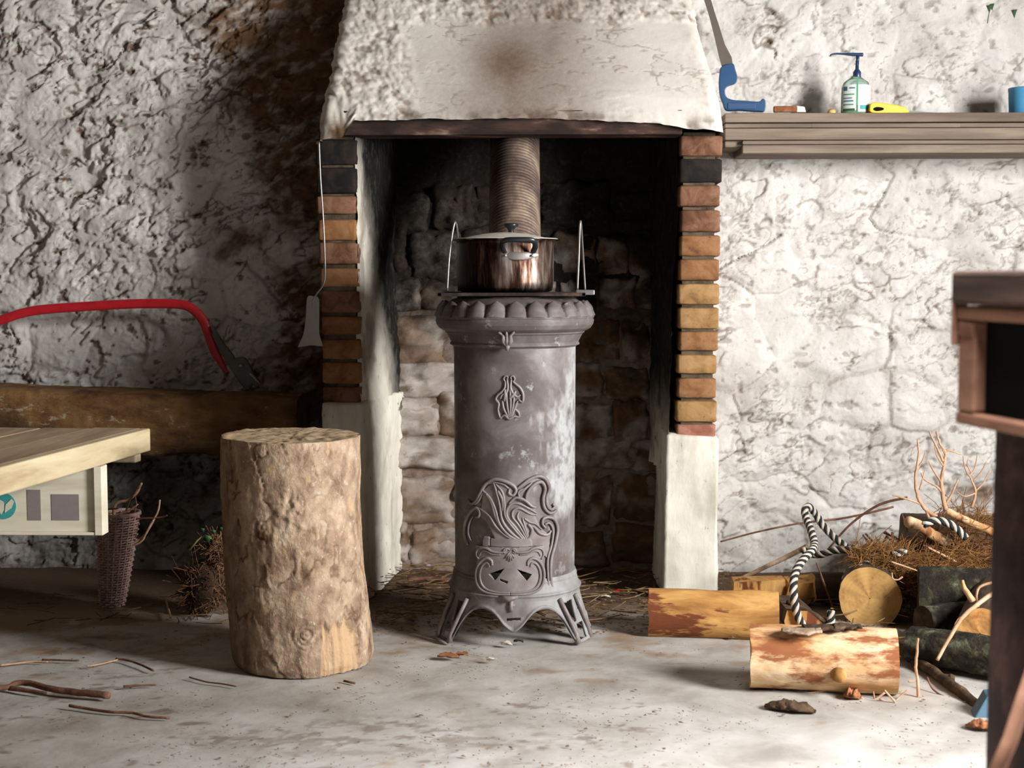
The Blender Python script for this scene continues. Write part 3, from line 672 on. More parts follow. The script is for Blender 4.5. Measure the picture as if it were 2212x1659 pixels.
ribs = np.zeros_like(ZZ)
for rc in (54, 75, 105, 127): ribs += .006*np.exp(-((DG-rc-(.11-ZZ)*0)/3.0)**2)*(ZZ < .12)
ribs += .004*np.exp(-((ZZ-low[None]-.006)/.005)**2)+.004*np.exp(-((ZZ-.150)/.004)**2)+.003*np.exp(-((ZZ-.185)/.003)**2)
rad_z = rad_z+ribs
zc_ = (ZZ[:-1]+ZZ[1:])/2; dc = (DG[:-1]+DG[1:])/2
hole = ((dc > 45+(.122-zc_)*150) & (dc < 60) & (zc_ < .122) & (zc_ > .062)) | ((dc > 66) & (dc < 74) & (zc_ < .130) & (zc_ > .130-.09*(74-dc)/8-.02) & (zc_ > .09)) \
     | ((dc > 58) & (dc < 70) & (zc_ < .055) & (zc_ > .0)) & ((dc-58)/12 < 1-(zc_/.055)*0) & (zc_ > .012) \
     | ((dc > 110) & (dc < 122) & (zc_ < .11) & (zc_ > .02)) | ((dc < 5.5) & (zc_ > .083) & (zc_ < .090))
V = np.stack([SX+rad_z*np.sin(TH), SY-rad_z*np.cos(TH), ZZ], -1).reshape(-1, 3)
wb = np.clip(.25+.5*np.sin(TH)+.4*fbm(TH*6, ZZ*20, s=620, o=4), 0, 1)*.8  # paler towards the right, the base's lit side put into colour
o = obj('base', V, gridfaces(nb, sb, True, ~hole), M['iron'], stove, attr=np.stack([0*wb+.1, 0*wb, wb], -1).reshape(-1, 3)); solid(o, .008)
# ornaments: raised art-nouveau line work laid on the cylinder
def orn(name, lines, parent, r=RBb, rad=.0036, lift=.002, mat='iron_relief', seg=7, sx=1.0):
    mb = MB()
    for ln in lines:
        k_ = rad
        if isinstance(ln, tuple): ln, k_ = ln
        pts = []
        for p in ln:
            a_, z_ = cc(p, r); pts.append((a_, z_))
        sm = catmull([(a_, z_, 0) for a_, z_ in pts], 7)
        q = [onc(v.x, v.y, r+lift) for v in sm]; mb.add(*tube(q, lambda t, k_=k_: k_*(.45+.55*math.sin(math.pi*min(1, max(0, .12+.8*t)))), seg))
    return mb.build(name, M[mat], parent)
def mir(l, c=425): return [(2*c-x, y) for x, y in l]
cr1 = [(400,110),(392,95),(400,80),(413,84),(410,98)]
orn('emblem', [(cr1, .0028), (mir(cr1, 421), .0028), [(400,108),(398,140),(380,165),(360,182),(351,205),(366,228),(362,262),(374,302),(386,292)],
    [(440,108),(455,122),(480,145),(494,180),(490,218),(470,205)], ([(466,212),(450,250),(468,272),(474,296),(456,300)], .0034),
    [(385,210),(392,255),(415,300)], [(405,150),(408,220),(420,300)], [(425,150),(428,230),(424,300)], [(446,190),(440,245),(428,300)], [(462,225),(446,262),(432,300)],
    [(374,200),(384,180),(404,170),(414,140),(410,100)], [(432,100),(428,140),(440,170),(462,190),(480,180)], [(376,302),(396,290),(420,308),(446,296),(474,298)],
    ([(420,200),(440,185),(455,160)], .005), ([(395,215),(400,180),(398,150)], .005)], stove, rad=.0040, lift=.003)
big = [[(205,985),(190,940),(188,890),(200,840),(225,800),(250,785),(268,803),(262,830),(246,832)], ([(222,960),(208,920),(212,870),(232,830)], .003),
    [(206,740),(225,762),(250,745),(270,705),(300,655),(345,632),(400,642),(442,665),(457,690),(442,716),(420,706),(424,682)],
    ([(240,765),(262,745),(285,700)], .004), ([(262,785),(285,800),(320,830),(350,880),(400,930),(480,970)], .004), ([(310,655),(345,648),(390,658),(418,680)], .003),
    [(455,690),(490,660),(530,630),(575,614),(612,632),(630,680),(616,730),(622,775),(642,792),(658,776),(648,764)],
    [(508,745),(515,705),(548,662),(588,645),(608,680),(598,735),(606,785),(636,812),(670,796)], ([(470,712),(505,680),(540,650)], .004),
    ([(500,970),(420,930),(372,870),(348,790),(320,730),(283,690)], .0048), ([(500,968),(430,915),(385,850),(372,770),(355,700),(340,650)], .0048),
    ([(505,965),(450,900),(402,830),(396,760),(385,700),(350,655)], .0044), ([(300,705),(330,760),(350,830),(390,900)], .0055), ([(362,690),(385,740),(388,800)], .0055),
    ([(510,960),(455,890),(415,840),(408,800),(430,765),(470,760),(520,785),(565,812)], .0042), ([(515,955),(470,875),(440,835),(442,800),(475,785),(530,815),(568,820)], .0036),
    ([(520,952),(490,880),(465,835),(472,805)], .0036), ([(525,950),(505,890),(490,835)], .0032), ([(420,762),(455,730),(500,742),(540,775),(562,780)], .0048),
    ([(480,745),(470,700),(500,680)], .0034), ([(520,880),(550,885),(580,918),(620,927),(640,905)], .0048), ([(500,840),(530,860),(560,870),(590,900)], .0036),
    ([(612,892),(595,870),(600,842),(630,834),(660,850),(674,900),(660,980),(640,1060),(638,1150),(648,1225),(670,1268),(696,1252),(690,1226)], .0052),
    ([(608,872),(632,866),(650,905),(642,980),(622,1060),(624,1160),(632,1235),(655,1275)], .0040), ([(690,1288),(640,1308),(580,1308),(520,1322),(470,1332)], .0046),
    ([(690,1275),(620,1283),(560,1288),(520,1300)], .0040), ([(500,965),(530,940),(540,900),(520,870)], .006)]
orn('scroll_relief', big, stove, rad=.0056, lift=.0045)
# cast background plate under the relief
def cplate(name, outline, r, t, mat, parent, holes=(), res=130, drop=0):
    pts = [cc(p, r) for p in outline]; hs = [[cc(p, r) for p in hl] for hl in holes]
    def inside(poly, x, y):
        c = np.zeros(x.shape, bool); n = len(poly); j = n-1
        for i in range(n):
            xi, yi = poly[i]; xj, yj = poly[j]
            if yi != yj: c ^= ((yi > y) != (yj > y)) & (x < (xj-xi)*(y-yi)/(yj-yi)+xi)
            j = i
        return c
    A_ = np.array(pts); a = np.linspace(A_[:, 0].min(), A_[:, 0].max(), res); z = np.linspace(A_[:, 1].min(), A_[:, 1].max(), res)
    AA, ZZ = np.meshgrid(a, z); ac = (AA[:-1, :-1]+AA[1:, 1:])/2; zc = (ZZ[:-1, :-1]+ZZ[1:, 1:])/2; kp = inside(pts, ac, zc)
    for hl in hs: kp &= ~inside(hl, ac, zc)
    V = np.stack([SX+r*np.sin(AA), SY-r*np.cos(AA), ZZ], -1).reshape(-1, 3); f = gridfaces(res, res, False, kp)
    us = np.unique(f); mp = -np.ones(len(V), int); mp[us] = np.arange(len(us)); o = obj(name, V[us], mp[f], M[mat], parent); solid(o, t); return o
cplate('relief_plate', [(282,690),(340,645),(400,650),(440,690),(430,750),(560,790),(560,830),(590,900),(640,930),(630,1060),(560,990),(330,990),(340,940),(300,860),(262,830),(275,760)], RBb+.0035, .004, 'iron_relief', stove)
dr_ = cplate('ash_door', [(240,988),(608,988),(600,1020),(596,1060),(606,1110),(606,1150),(592,1205),(555,1240),(500,1252),(350,1252),(290,1238),(255,1205),(240,1150),(240,1110),(252,1060),(242,1020)],
     RBb+.014, .012, 'iron_relief', stove, [[(308,1138),(395,1108),(345,1173)], [(460,1112),(542,1140),(515,1176)], [(370,1163),(415,1178),(408,1191),(370,1176)]], 170)
cplate('door_ledge', [(320,948),(540,948),(545,990),(318,990)], RBb+.010, .010, 'iron_relief', stove, res=30)
cplate('hinge', [(280,940),(312,940),(314,990),(278,990)], RBb+.012, .008, 'iron_relief', stove, res=12)
def both(l): return [l, mir(l)]
ls = []
for l, w_ in (([(258,1058),(246,1035),(252,1008),(275,998),(305,1003),(330,1018),(375,1024),(402,1014),(406,998)], .004), ([(262,1042),(275,1018),(300,1016),(330,1032),(375,1036)], .003),
    ([(330,1092),(326,1066),(300,1054),(268,1072),(248,1110),(244,1155),(256,1200),(290,1232),(350,1246),(425,1248)], .0050),
    ([(316,1100),(310,1082),(292,1080),(272,1105),(264,1150),(276,1195),(305,1222),(360,1236),(425,1238)], .0036), ([(425,1010),(405,1002),(392,1012),(398,1026),(412,1022)], .003),
    ([(425,1020),(400,1052)], .004), ([(425,1020),(412,1064)], .004)):
    ls += [(l, w_), (mir(l), w_)]
ls.append(([(425,1018),(426,1070)], .0045))
orn('door_scroll', ls, dr_, r=RBb+.014, lift=.001)
# door knob tab and catch below it
q = cc((420, 1262), RBb+.02); c0 = onc(q[0], q[1], RBb+.018)
mb = MB(); mb.add(*tube([onc(q[0]-.13, q[1], RBb+.018), onc(q[0], q[1]-.005, RBb+.024), onc(q[0]+.13, q[1], RBb+.018)], [.004, .009, .004], 10)); mb.build('door_lip', M['iron_relief'], dr_)
q = cc((430, 1310), RBb+.02)
mb = MB(); mb.add(*tube([onc(q[0], q[1]+.016, RBb+.012), onc(q[0], q[1], RBb+.02), onc(q[0], q[1]-.014, RBb+.016)], [.008, .006, .008], 10))
mb.add(*tube([onc(q[0]-.06, q[1], RBb+.012), onc(q[0]+.06, q[1], RBb+.012)], .005, 8)); mb.build('catch', M['iron_relief'], stove)
# collar emblem (tulip) under the rim
mb = MB()
for s_ in (-1, 0, 1):
    c_ = cyl(1095, 735, .2); mb.add(*tube([onc(c_[0]+s_*.01, z_ring-.078, .194), onc(c_[0]+s_*.05, z_ring-.060, .204), onc(c_[0]+s_*.05, z_ring-.044, .206), onc(c_[0]+s_*.10, z_ring-.036, .218)], [.004, .008, .005, .003], 8))
mb.add(*tube([onc(c_[0], z_ring-.073, .195), onc(c_[0], z_ring-.088, .196)], [.010, .004], 10))
mb.build('collar_ornament', M['iron_relief'], stove)
# leg ribs on the feet
for s_ in (-1, 1):
    for a0, a1 in ((42, 53), (64, 74)):
        mb = MB(); mb.add(*tube([onc(R(s_*a0), .135, .197), onc(R(s_*(a0*.5+a1*.5)), .085, .212), onc(R(s_*a1), .03, .226), onc(R(s_*a1), .004, .232)], [.006, .006, .007, .009], 8)); mb.build('leg', M['iron_relief'], stove)
# ---- flue pipe: ribbed flexible liner leaning back into the chimney
fl0 = Vector((P(1112, 520, 4.25).x, 4.235, z_ring+.055)); fl1 = P(1112, 285, 4.66)
ax = [fl0.lerp(fl1, t) for t in np.linspace(0, 1, 300)]+[fl1.lerp(Vector((fl1.x, 4.80, 1.84)), t) for t in np.linspace(0, 1, 80)[1:]]
per = .0125; V = []; sg = 72; L = 0; n = len(ax)
for i, p in enumerate(ax):
    if i: L += (p-ax[i-1]).length
    tg = (ax[min(n-1, i+1)]-ax[max(0, i-1)]).normalized(); u = Vector((1, 0, 0)); v = tg.cross(u).normalized()
    for k_ in range(sg):
        a_ = 2*math.pi*k_/sg; r_ = .0785+.0030*abs(math.sin(math.pi*(L/per+k_/sg)))**.7; V.append(p+u*math.cos(a_)*r_+v*math.sin(a_)*r_)
Vn = np.array(V); A = np.zeros((len(V), 3)); A[:, 1] = ss(Vn[:, 2], 1.42, 1.62)+.6*ss(-Vn[:, 0]+SX, .01, .06)*ss(Vn[:, 2], .9, 1.4)
fl = obj('flue_pipe', V, gridfaces(n, sg, True), M['flue'], attr=np.clip(A, 0, 1))
tag(fl, 'ribbed rusty metal flue pipe rising from stove into the chimney', 'pipe')
# ---- grate rack with two wire bails, on the stove
zg = Zs(634)
rack = empty('trivet_rack', (SX, SY, zg-.006), 'thin perforated iron rack with wire bail handles lying on the stove top', 'rack')
a = P(955, 634, SY).x; b_ = P(1262, 634, SY).x
bx('side_bar', (a, SY-.17, zg-.006), (b_, SY-.155, zg+.004), M['iron_dark'], rack, .002); bx('side_bar', (a, SY+.12, zg-.006), (b_, SY+.135, zg+.004), M['iron_dark'], rack, .002)
for i in range(15):
    y = SY-.145+i*.0185; mb = MB(); mb.add(*box((a+.01, y, zg-.003), (b_-.01, y+.008, zg+.003))); mb.build('slat', M['iron_dark'], rack, smooth=False)
for xx in (a, b_-.012): bx('end_bar', (xx, SY-.17, zg-.006), (xx+.012, SY+.135, zg+.004), M['iron_dark'], rack, .002)
pp1 = [P(1247, 628, SY-.10), P(1250, 560, SY-.10), P(1252, 500, SY-.08), P(1254, 478, SY-.07), P(1256, 500, SY-.05), P(1260, 560, SY), P(1264, 628, SY+.02)]
mb = MB(); mb.add(*tube(catmull(pp1, 6), .0032, 8)); mb.build('bail_handle', M['wire'], rack)
bx('bail_foot', tuple(P(1244, 637, SY-.13)), tuple(P(1284, 626, SY-.11)), M['wire'], rack, .002)
pp1 = [P(966, 628, SY-.10), P(970, 560, SY-.10), P(977, 505, SY-.08), P(983, 480, SY-.07), P(988, 500, SY-.05), P(990, 560, SY), P(991, 628, SY+.02)]
mb = MB(); mb.add(*tube(catmull(pp1, 6), .0032, 8)); mb.build('bail_handle', M['wire'], rack)
# ---- cooking pot
pot = empty('cooking_pot', (P(1092, 615, SY).x, SY-.01, zg+.006), 'fire-stained steel cooking pot with lid and black handles, on the stove', 'pot')
cx, cy = pot.location.x, pot.location.y; z0 = zg+.005; z1 = P(1092, 520, SY).z; rb = P(1197, 560, SY).x-cx
V, f = lathe([(.001, z0), (rb-.016, z0), (rb-.007, z0+.003), (rb-.003, z0+.012), (rb-.001, z0+.03), (rb, z1-.012), (rb, z1-.003), (rb+.016, z1+.001), (rb+.017, z1+.003), (rb+.004, z1+.003), (rb-.004, z1-.004), (rb-.006, z1-.03)], cx, cy, 128)
Vn = np.array(V); A = np.zeros((len(V), 3)); ang = np.arctan2(Vn[:, 0]-cx, -(Vn[:, 1]-cy))
A[:, 1] = np.clip(ss(-Vn[:, 2], -z0-.022, -z0-.004)*.9+.8*ss(-ang, .1, .7)*ss(-Vn[:, 2], -z0-.115, -z0-.08), 0, 1)
obj('pot_body', V, f, M['steel'], pot, attr=A)
V, f = lathe([(rb+.013, z1+.003), (rb+.010, z1+.006), (rb-.015, z1+.005), (rb-.04, z1+.012), (rb-.075, z1+.019), (.03, z1+.023), (.001, z1+.023)], cx, cy, 96)
lid = obj('lid', V, f, M['lid'], pot)
V, f = lathe([(.009, z1+.018), (.008, z1+.030), (.014, z1+.038), (.021, z1+.042), (.022, z1+.047), (.018, z1+.050), (.001, z1+.051)], P(1104, 500, SY).x, cy, 32); obj('knob', V, f, M['blackplastic'], lid)
hy = SY-.01-rb; hx = P(1121, 540, hy).x; hz = P(1121, 521, hy).z
mb = MB(); w_ = .046
mb.add(*tube(catmull([(hx-w_+.006, hy+.004, hz-.030), (hx-w_, hy-.014, hz-.012), (hx-w_+.008, hy-.034, hz+.001), (hx, hy-.042, hz+.003), (hx+w_-.008, hy-.034, hz+.001), (hx+w_, hy-.014, hz-.012), (hx+w_-.006, hy+.004, hz-.030)], 7), .0085, 12, flat=(1, .8)))
hd = mb.build('handle', M['blackplastic'], pot)
mb = MB(); mb.add(*tube(catmull([(hx-.055, hy+.010, hz-.038), (hx, hy-.002, hz-.042), (hx+.055, hy+.010, hz-.038)], 6), [.004, .012, .012, .004], 10, flat=(.35, 1))); br_ = mb.build('bracket', M['brightmetal'], pot)
for s_ in (-.038, 0, .038): V, f = lathe([(.001, 0), (.0035, .001), (.0045, .004)], 0, 0, 10); obj('rivet', V, f, M['brightmetal'], br_, mw=frame((hx+s_, hy-.006, hz-.040), (0, 1, 0)))
mb = MB(); by = SY-.01+rb
mb.add(*tube(catmull([(cx-.04, by-.004, hz-.03), (cx-.04, by+.02, hz-.01), (cx, by+.04, hz), (cx+.04, by+.02, hz-.01), (cx+.04, by-.004, hz-.03)], 6), .008, 10)); mb.build('handle', M['blackplastic'], pot)
# ================================================================== CHOPPING STUMP
def rot_noise_cyl(r, L, segs, rows, amp, seed, oval=.03, taper=0., bend=0., fine=.003):
    th = np.linspace(0, 2*math.pi, segs, endpoint=False); z = np.linspace(0, L, rows); TH, Z_ = np.meshgrid(th, z)
    cx_, cy_ = np.cos(TH), np.sin(TH)
    rr = r*(1+oval*np.cos(2*TH+seed)+.6*oval*np.cos(3*TH+seed*2))+taper*(Z_/L-.5)
    rr = rr+amp*fbm(cx_*r*9, cy_*r*9, Z_*7, s=seed, o=3)+fine*fbm(cx_*r*50, cy_*r*50, Z_*32, s=seed+5, o=4, g=.65)
    return TH, Z_, np.stack([rr*cx_+bend*(Z_/L-.5)**2, rr*cy_, Z_], -1)
def capmesh(ring, zc, n_r=10, amp=.002, seed=3, dome=0.):
    """disc filling a ring of points (local coordinates, ring in order)"""
    m = len(ring); cen = ring.mean(0); ks = np.linspace(1, 0.02, n_r); V = []
    for k_ in ks:
        q = cen+(ring-cen)*k_; q = q.copy(); q[:, 2] = ring[:, 2]*k_+(1-k_)*cen[2]+amp*fbm(q[:, 0]*40, q[:, 1]*40, s=seed)*(k_ < 1)+dome*(1-k_*k_)
        V.append(q)
    return np.concatenate(V), gridfaces(n_r, m, True)
st_f = F(652, 1467); SR = .196; scx, scy = P(656, 1400, st_f.y+SR).x, st_f.y+SR
SHGT = P(630, 940, scy).z
stump = empty('chopping_block', (scx, scy, 0), 'tall upright bark-covered tree trunk section used as chopping block', 'chopping block')
TH, Z_, G = rot_noise_cyl(SR, SHGT, 300, 260, .006, 71, .02)
a_front = (TH+math.pi/2 + math.pi) % (2*math.pi)-math.pi      # 0 = towards camera, + = right
sx_top = P(630, 940, scy).x-scx
t = Z_/SHGT
taper = np.interp(t, [0, .03, .12, .4, .7, 1], [.965, 1.0, 1.0, .975, .965, .955])
G[..., 0] = G[..., 0]*taper+sx_top*t**1.15-.01*np.sin(t*math.pi); G[..., 1] *= taper
# plates of bark: scarps
n1 = fbm(a_front*3, Z_*9, s=730, o=4, g=.55); step = .003*ss(n1, -.05, .05)*ss(vn(a_front*3, Z_*6, s=733), -.1, .3)
crk = np.exp(-(n1/.04)**2)*ss(vn(a_front*4, Z_*7, s=734), 0, .4)
knot = np.exp(-(((a_front-.15)/.22)**2+((Z_-.44)/.045)**2)); knot2 = np.exp(-(((a_front-.25)/.20)**2+((Z_-.115)/.035)**2))
ra = np.sqrt(((a_front-.25)*SR)**2+(Z_-.115)**2)
rad = step-.003*crk+knot*(.012*fbm(a_front*14, Z_*50, s=740, o=3)+.004)+knot2*(.005+.0025*np.sin(ra*420+3*vn(a_front*9, Z_*40, s=746))+.006*fbm(a_front*16, Z_*60, s=745, o=3))
# stripped, axe-torn bit low on the right
strip = ss(1-(((a_front-.72)/.36)**2+((Z_-.035)/.115)**2)**.5+.35*fbm(a_front*12, Z_*9, s=750, o=3), .0, .16); rad -= .008*strip-.003*strip*vn(a_front*40, Z_*5, s=752)
rad += np.where(t > .93, -.004*strip, 0)
dirn = np.stack([np.cos(TH), np.sin(TH), 0*TH], -1); G = G+dirn*rad[..., None]
G[..., 2] += .004*fbm(np.cos(TH)*2, np.sin(TH)*2, s=760)*(t > .97)
chips = ss(fbm(a_front*7, Z_*18, s=770, o=4, g=.6)+.25*np.exp(-(((a_front-.45)/.3)**2+((t-.96)/.05)**2)), .36, .46)*.7
red_shade = ss(-a_front, .25, 1.1)*.65+.5*ss(fbm(a_front*3, Z_*6, s=780, o=4), .2, .6)+.6*crk  # reddish bark; left flank darkened to paint in its shaded side
fib = .45+.75*ss(vn(a_front*26, Z_*4, s=755)+.5*vn(a_front*60, Z_*9, s=756), -.5, .4)
A = np.stack([np.clip(red_shade, 0, 1)*(1-.7*strip), 0*t, np.clip(strip*fib+chips, 0, 1)], -1)
obj('bark', G.reshape(-1, 3), gridfaces(260, 300, True), M['bark'], stump, attr=A.reshape(-1, 3), mw=Matrix.Translation((scx, scy, 0)))
V, f = capmesh(G[-1], SHGT, 24, .006, 77, -.002); obj('cut_top', V, f, M['stumptop'], stump, mw=Matrix.Translation((scx, scy, 0)))
# ================================================================== LOGS
def log(name, p0, p1, r, label, cat, side='stripped', end='end', group=None, seed=1, amp=.004, oval=.04, x=(0, 0, 1), half=None, fine=.0015, parent=None, part=None, taper=0., segs=72):
    p0, p1 = Vector(p0), Vector(p1); L = (p1-p0).length; rows = max(8, int(L/.008))
    TH, Z_, G = rot_noise_cyl(r, L, segs, rows, amp, seed, oval, taper, fine=fine)
    if half is not None:      # flatten to a split face, x' > half*r cut away
        G[..., 0] = np.where(G[..., 0] > half*r, half*r+.10*(G[..., 0]-half*r)+.003*vn(G[..., 1]*40, Z_*10, s=seed+2), G[..., 0])
    G[0, :, 2] += .004*vn(np.cos(TH[0])*2, np.sin(TH[0])*2, s=seed)
    mw = frame(p0, p1-p0, x)
    root = empty(name, mw @ Vector((0, 0, L/2)), label, cat, group)
    obj(part or ('bark' if 'bark' in side or 'moss' in side else 'trunk'), G.reshape(-1, 3), gridfaces(rows, segs, True), M[side], root, mw=mw)
    V, f = capmesh(G[0], 0, 14, .0012, seed+7); obj('cut_end', V, f[:, ::-1], M[end], root, mw=mw)
    V, f = capmesh(G[-1], 0, 14, .0012, seed+8); obj('cut_end', V, f, M[end], root, mw=mw)
    return root, mw, L
# front log, debarked, with bark remnants and a knot stub
rB = .079
fB = F(1700, 1503); yB = fB.y+rB*.55
pa = Vector((P(1623, 1440, yB+.03).x, yB+.045, rB-.003)); pb = Vector((P(1935, 1432, yB).x, yB-.005, rB-.001))
lg, mw, L = log('firewood_log', pa, pb, rB, 'debarked log lying nearest the camera, with bark scrap on top', 'log', seed=805, amp=.005, taper=-.001)
kp = mw @ Vector((0, 0, 0)); kx = P(1815, 1462, yB-rB)
V, f = tube([kx+Vector((0, .03, 0)), kx+Vector((0, .004, 0)), kx+Vector((0, -.008, -.001))], [.022, .017, .011], 14); obj('knot', V, f, M['split'], lg)
mb = MB()
def barkplate(x0, x1, py, yv, zt_, wdt, seed, mat, parent, nm='bark_scrap'):
    n, m = 20, 9; u = np.linspace(0, 1, n); v = np.linspace(-1, 1, m); U, V_ = np.meshgrid(u, v)
    xx = x0+(x1-x0)*U; ww = wdt*(1+.5*vn(U*5, V_*0, s=seed))*(.5+.5*np.sin(math.pi*np.clip(U, .08, .92)))
    yy = yv+V_*ww; zz = zt_-.5*(V_*ww)**2/.09+.004*fbm(U*7, V_*3, s=seed+1, o=3)
    o = obj(nm, np.stack([xx, yy, zz], -1).reshape(-1, 3), gridfaces(m, n), M[mat], parent); solid(o, .006, 1); return o
ztp = 2*rB+.002
barkplate(P(1685, 1380, yB).x, P(1770, 1380, yB).x, 0, yB-.02, ztp, .022, 811, 'bark', lg); barkplate(P(1735, 1385, yB).x, P(1820, 1380, yB).x, 0, yB+.005, ztp+.003, .028, 815, 'bark_dark', lg)
barkplate(P(1800, 1372, yB).x, P(1860, 1372, yB).x, 0, yB+.0, ztp+.006, .022, 819, 'bark_dark', lg)
# left split log
yA = F(1520, 1380).y+.05
pa = Vector((P(1405, 1330, yA).x, yA+.04, .066)); pb = Vector((P(1680, 1325, yA).x, yA+.0, .068))
lgA, mwA, LA = log('firewood_log', pa, pb, .080, 'orange-stained split log lying before the white pillar foot', 'log', side='split', seed=825, amp=.006, oval=.08, x=(0, .3, 1), half=.72)
# log seen end-on
cC = P(1879, 1293, 4.19); log('firewood_log', cC, cC+Vector((.10, .36, .0)), .0945, 'round yellow log end facing the camera, beside the rope', 'log', side='bark_dark', seed=833, oval=.02, x=(1, 0, 0), segs=96)
cD = P(2117, 1368, 3.72); log('firewood_log', cD, cD+Vector((.15, .34, .02)), .070, 'orange log end half hidden by the dark foreground post', 'log', side='bark_dark', end='end_orange', seed=841, oval=.04, segs=96)
# logs that carry them, in the dark of the pile
sup = P(1885, 1370, 4.32)
log('firewood_log', (sup.x-.17, 4.44, .052), (sup.x+.40, 4.50, .052), .05, 'dark thin log under the round yellow log end', 'log', side='bark_dark', seed=845)
xx = lambda px, Y: P(px, 1300, Y).x
log('mossy_log', (xx(1985, 4.12), 4.14, .105), (xx(2420, 4.1), 4.02, .105), .085, 'dark mossy log under the needle heap behind the orange log end', 'log', side='moss', end='bark_dark', seed=851, fine=.005)
log('mossy_log', (xx(1975, 3.72), 3.75, .055), (xx(2330, 3.5), 3.50, .055), .052, 'thin green mossy log on the floor right of the front log', 'log', side='moss', end='bark_dark', seed=853, amp=.008, fine=.007)
log('mossy_log', (xx(1990, 3.95), 3.93, .062), (xx(2080, 4.3), 4.02, .066), .050, 'short stubby mossy log between the round and the orange log ends', 'log', side='moss', end='bark_dark', seed=854, amp=.006, fine=.006)
log('mossy_log', (xx(1960, 4.6), 4.66, .13), (xx(2400, 4.6), 4.62, .13), .12, 'thick brown log at the back of the pile below the needles', 'log', side='bark_dark', end='bark_dark', seed=855)
# split billets behind
def billet(pxs, Y0, dep, label, seed, mat='split', endm='end', yaw=0.):
    """pxs: image outline of the front face; extruded away"""
    fr = [P(x, y, Y0) for x, y in pxs]; zmin = min(p.z for p in fr)
    n = len(fr); dv = Vector((math.sin(yaw)*dep, math.cos(yaw)*dep, 0)); m = 9
    V = []
    for k_ in range(m):
        for p in fr:
            q = p+dv*(k_/(m-1)); V.append(q+Vector((float(vn(q.x*30, q.y*20, q.z*30, seed)), 0, float(vn(q.x*30, q.y*20, q.z*30, seed+1))))*.003)
    Fc = []
    for k_ in range(m-1):
        for j in range(n): Fc.append((k_*n+j, k_*n+(j+1) % n, (k_+1)*n+(j+1) % n, (k_+1)*n+j))
    root = empty('split_billet', (sum(p.x for p in fr)/n, Y0+dep/2, zmin), label, 'firewood')
    o = obj('split_side', V, Fc, M[mat], root, smooth=False); o2 = obj('cut_end', V[:n], [tuple(range(n-1, -1, -1))], M[endm], root, smooth=False)
    obj('cut_end', V[-n:], [tuple(range(n))], M[endm], root, smooth=False)
    return root
billet([(1582,1300),(1585,1257),(1697,1253),(1700,1300)], 4.44, .07, 'short flat split billet lying behind the left log at the wall', 861, 'split', 'split')
billet([(1694,1308),(1706,1262),(1766,1258),(1762,1280),(1738,1318)], 4.42, .12, 'small wedge of split wood between the rope and the flat billet', 863, 'split', 'split')
billet([(1694,1342),(1700,1318),(1745,1320),(1775,1345),(1770,1362),(1700,1364)], 4.12, .2, 'low brown split billet inside the rope loop', 865, 'bark_dark', 'split')
billet([(1770,1330),(1776,1280),(1812,1282),(1815,1335)], 4.46, .15, 'shaded brown split billet left of the round log end', 867, 'bark_dark', 'bark_dark')
# ---- branches and twigs
def stick(name, pts, rad, mat, label, cat, group=None, side=None, rings=6, sm=5, kids=0, seed=0, cut=None):
    rs = random.Random(seed); p = catmull(pts, sm); L = sum((p[i+1]-p[i]).length for i in range(len(p)-1))
    r0 = rad if isinstance(rad, (list, tuple)) else [rad, rad*.7]
    p = [q+Vector((rs.gauss(0, 1), rs.gauss(0, 1), rs.gauss(0, 1)))*r0[0]*.07 for q in p]
    mb = MB(); mb.add(*tube(p, list(r0), max(6, rings)))
    o = mb.build(name, M[mat], None); tag(o, label, cat, group)
    if side:
        for s_ in side: mb = MB(); mb.add(*tube(catmull(s_, 4), [r0[-1]*.8, r0[-1]*.4], 6)); mb.build('side_twig', M[mat], o)
    return o
def Q(lst, Y):
    out = []
    for i, q in enumerate(lst):
        yy = Y if not isinstance(Y, tuple) else Y[0]+(Y[1]-Y[0])*i/(len(lst)-1); out.append(P(q[0], q[1], yy))
    return out
def c6(l): return [(1650+x/2.765, 1000+y/2.765) for x, y in l]
stick('branch', Q(c6([(800,1095),(880,1160),(990,1230),(1080,1300),(1180,1370),(1290,1470)]), (3.84, 3.37)), [.016, .014, .015], 'bark_dark', 'brown branch slanting down to the floor right of the front log', 'branch', rings=10, side=[Q(c6([(1115,1290),(1130,1265)]), 3.55)])
stick('branch', Q(c6([(865,352),(930,375),(1010,430),(1110,490)]), (4.32, 4.45)), [.019, .017], 'stripped', 'thick cut branch with pale end pointing left atop the heap', 'branch', rings=12)
stick('branch', Q(c6([(1090,285),(1180,330),(1290,380),(1400,430)]), (4.36, 4.3)), [.011, .014], 'stripped', 'smooth tan branch crossing above the thick cut branch', 'branch', rings=10)
stick('branch', Q(c6([(1150,628),(1250,590),(1400,540)]), (4.22, 4.35)), [.013, .014], 'twig_dark', 'short cut branch with round end in front of the needles', 'branch', rings=10)
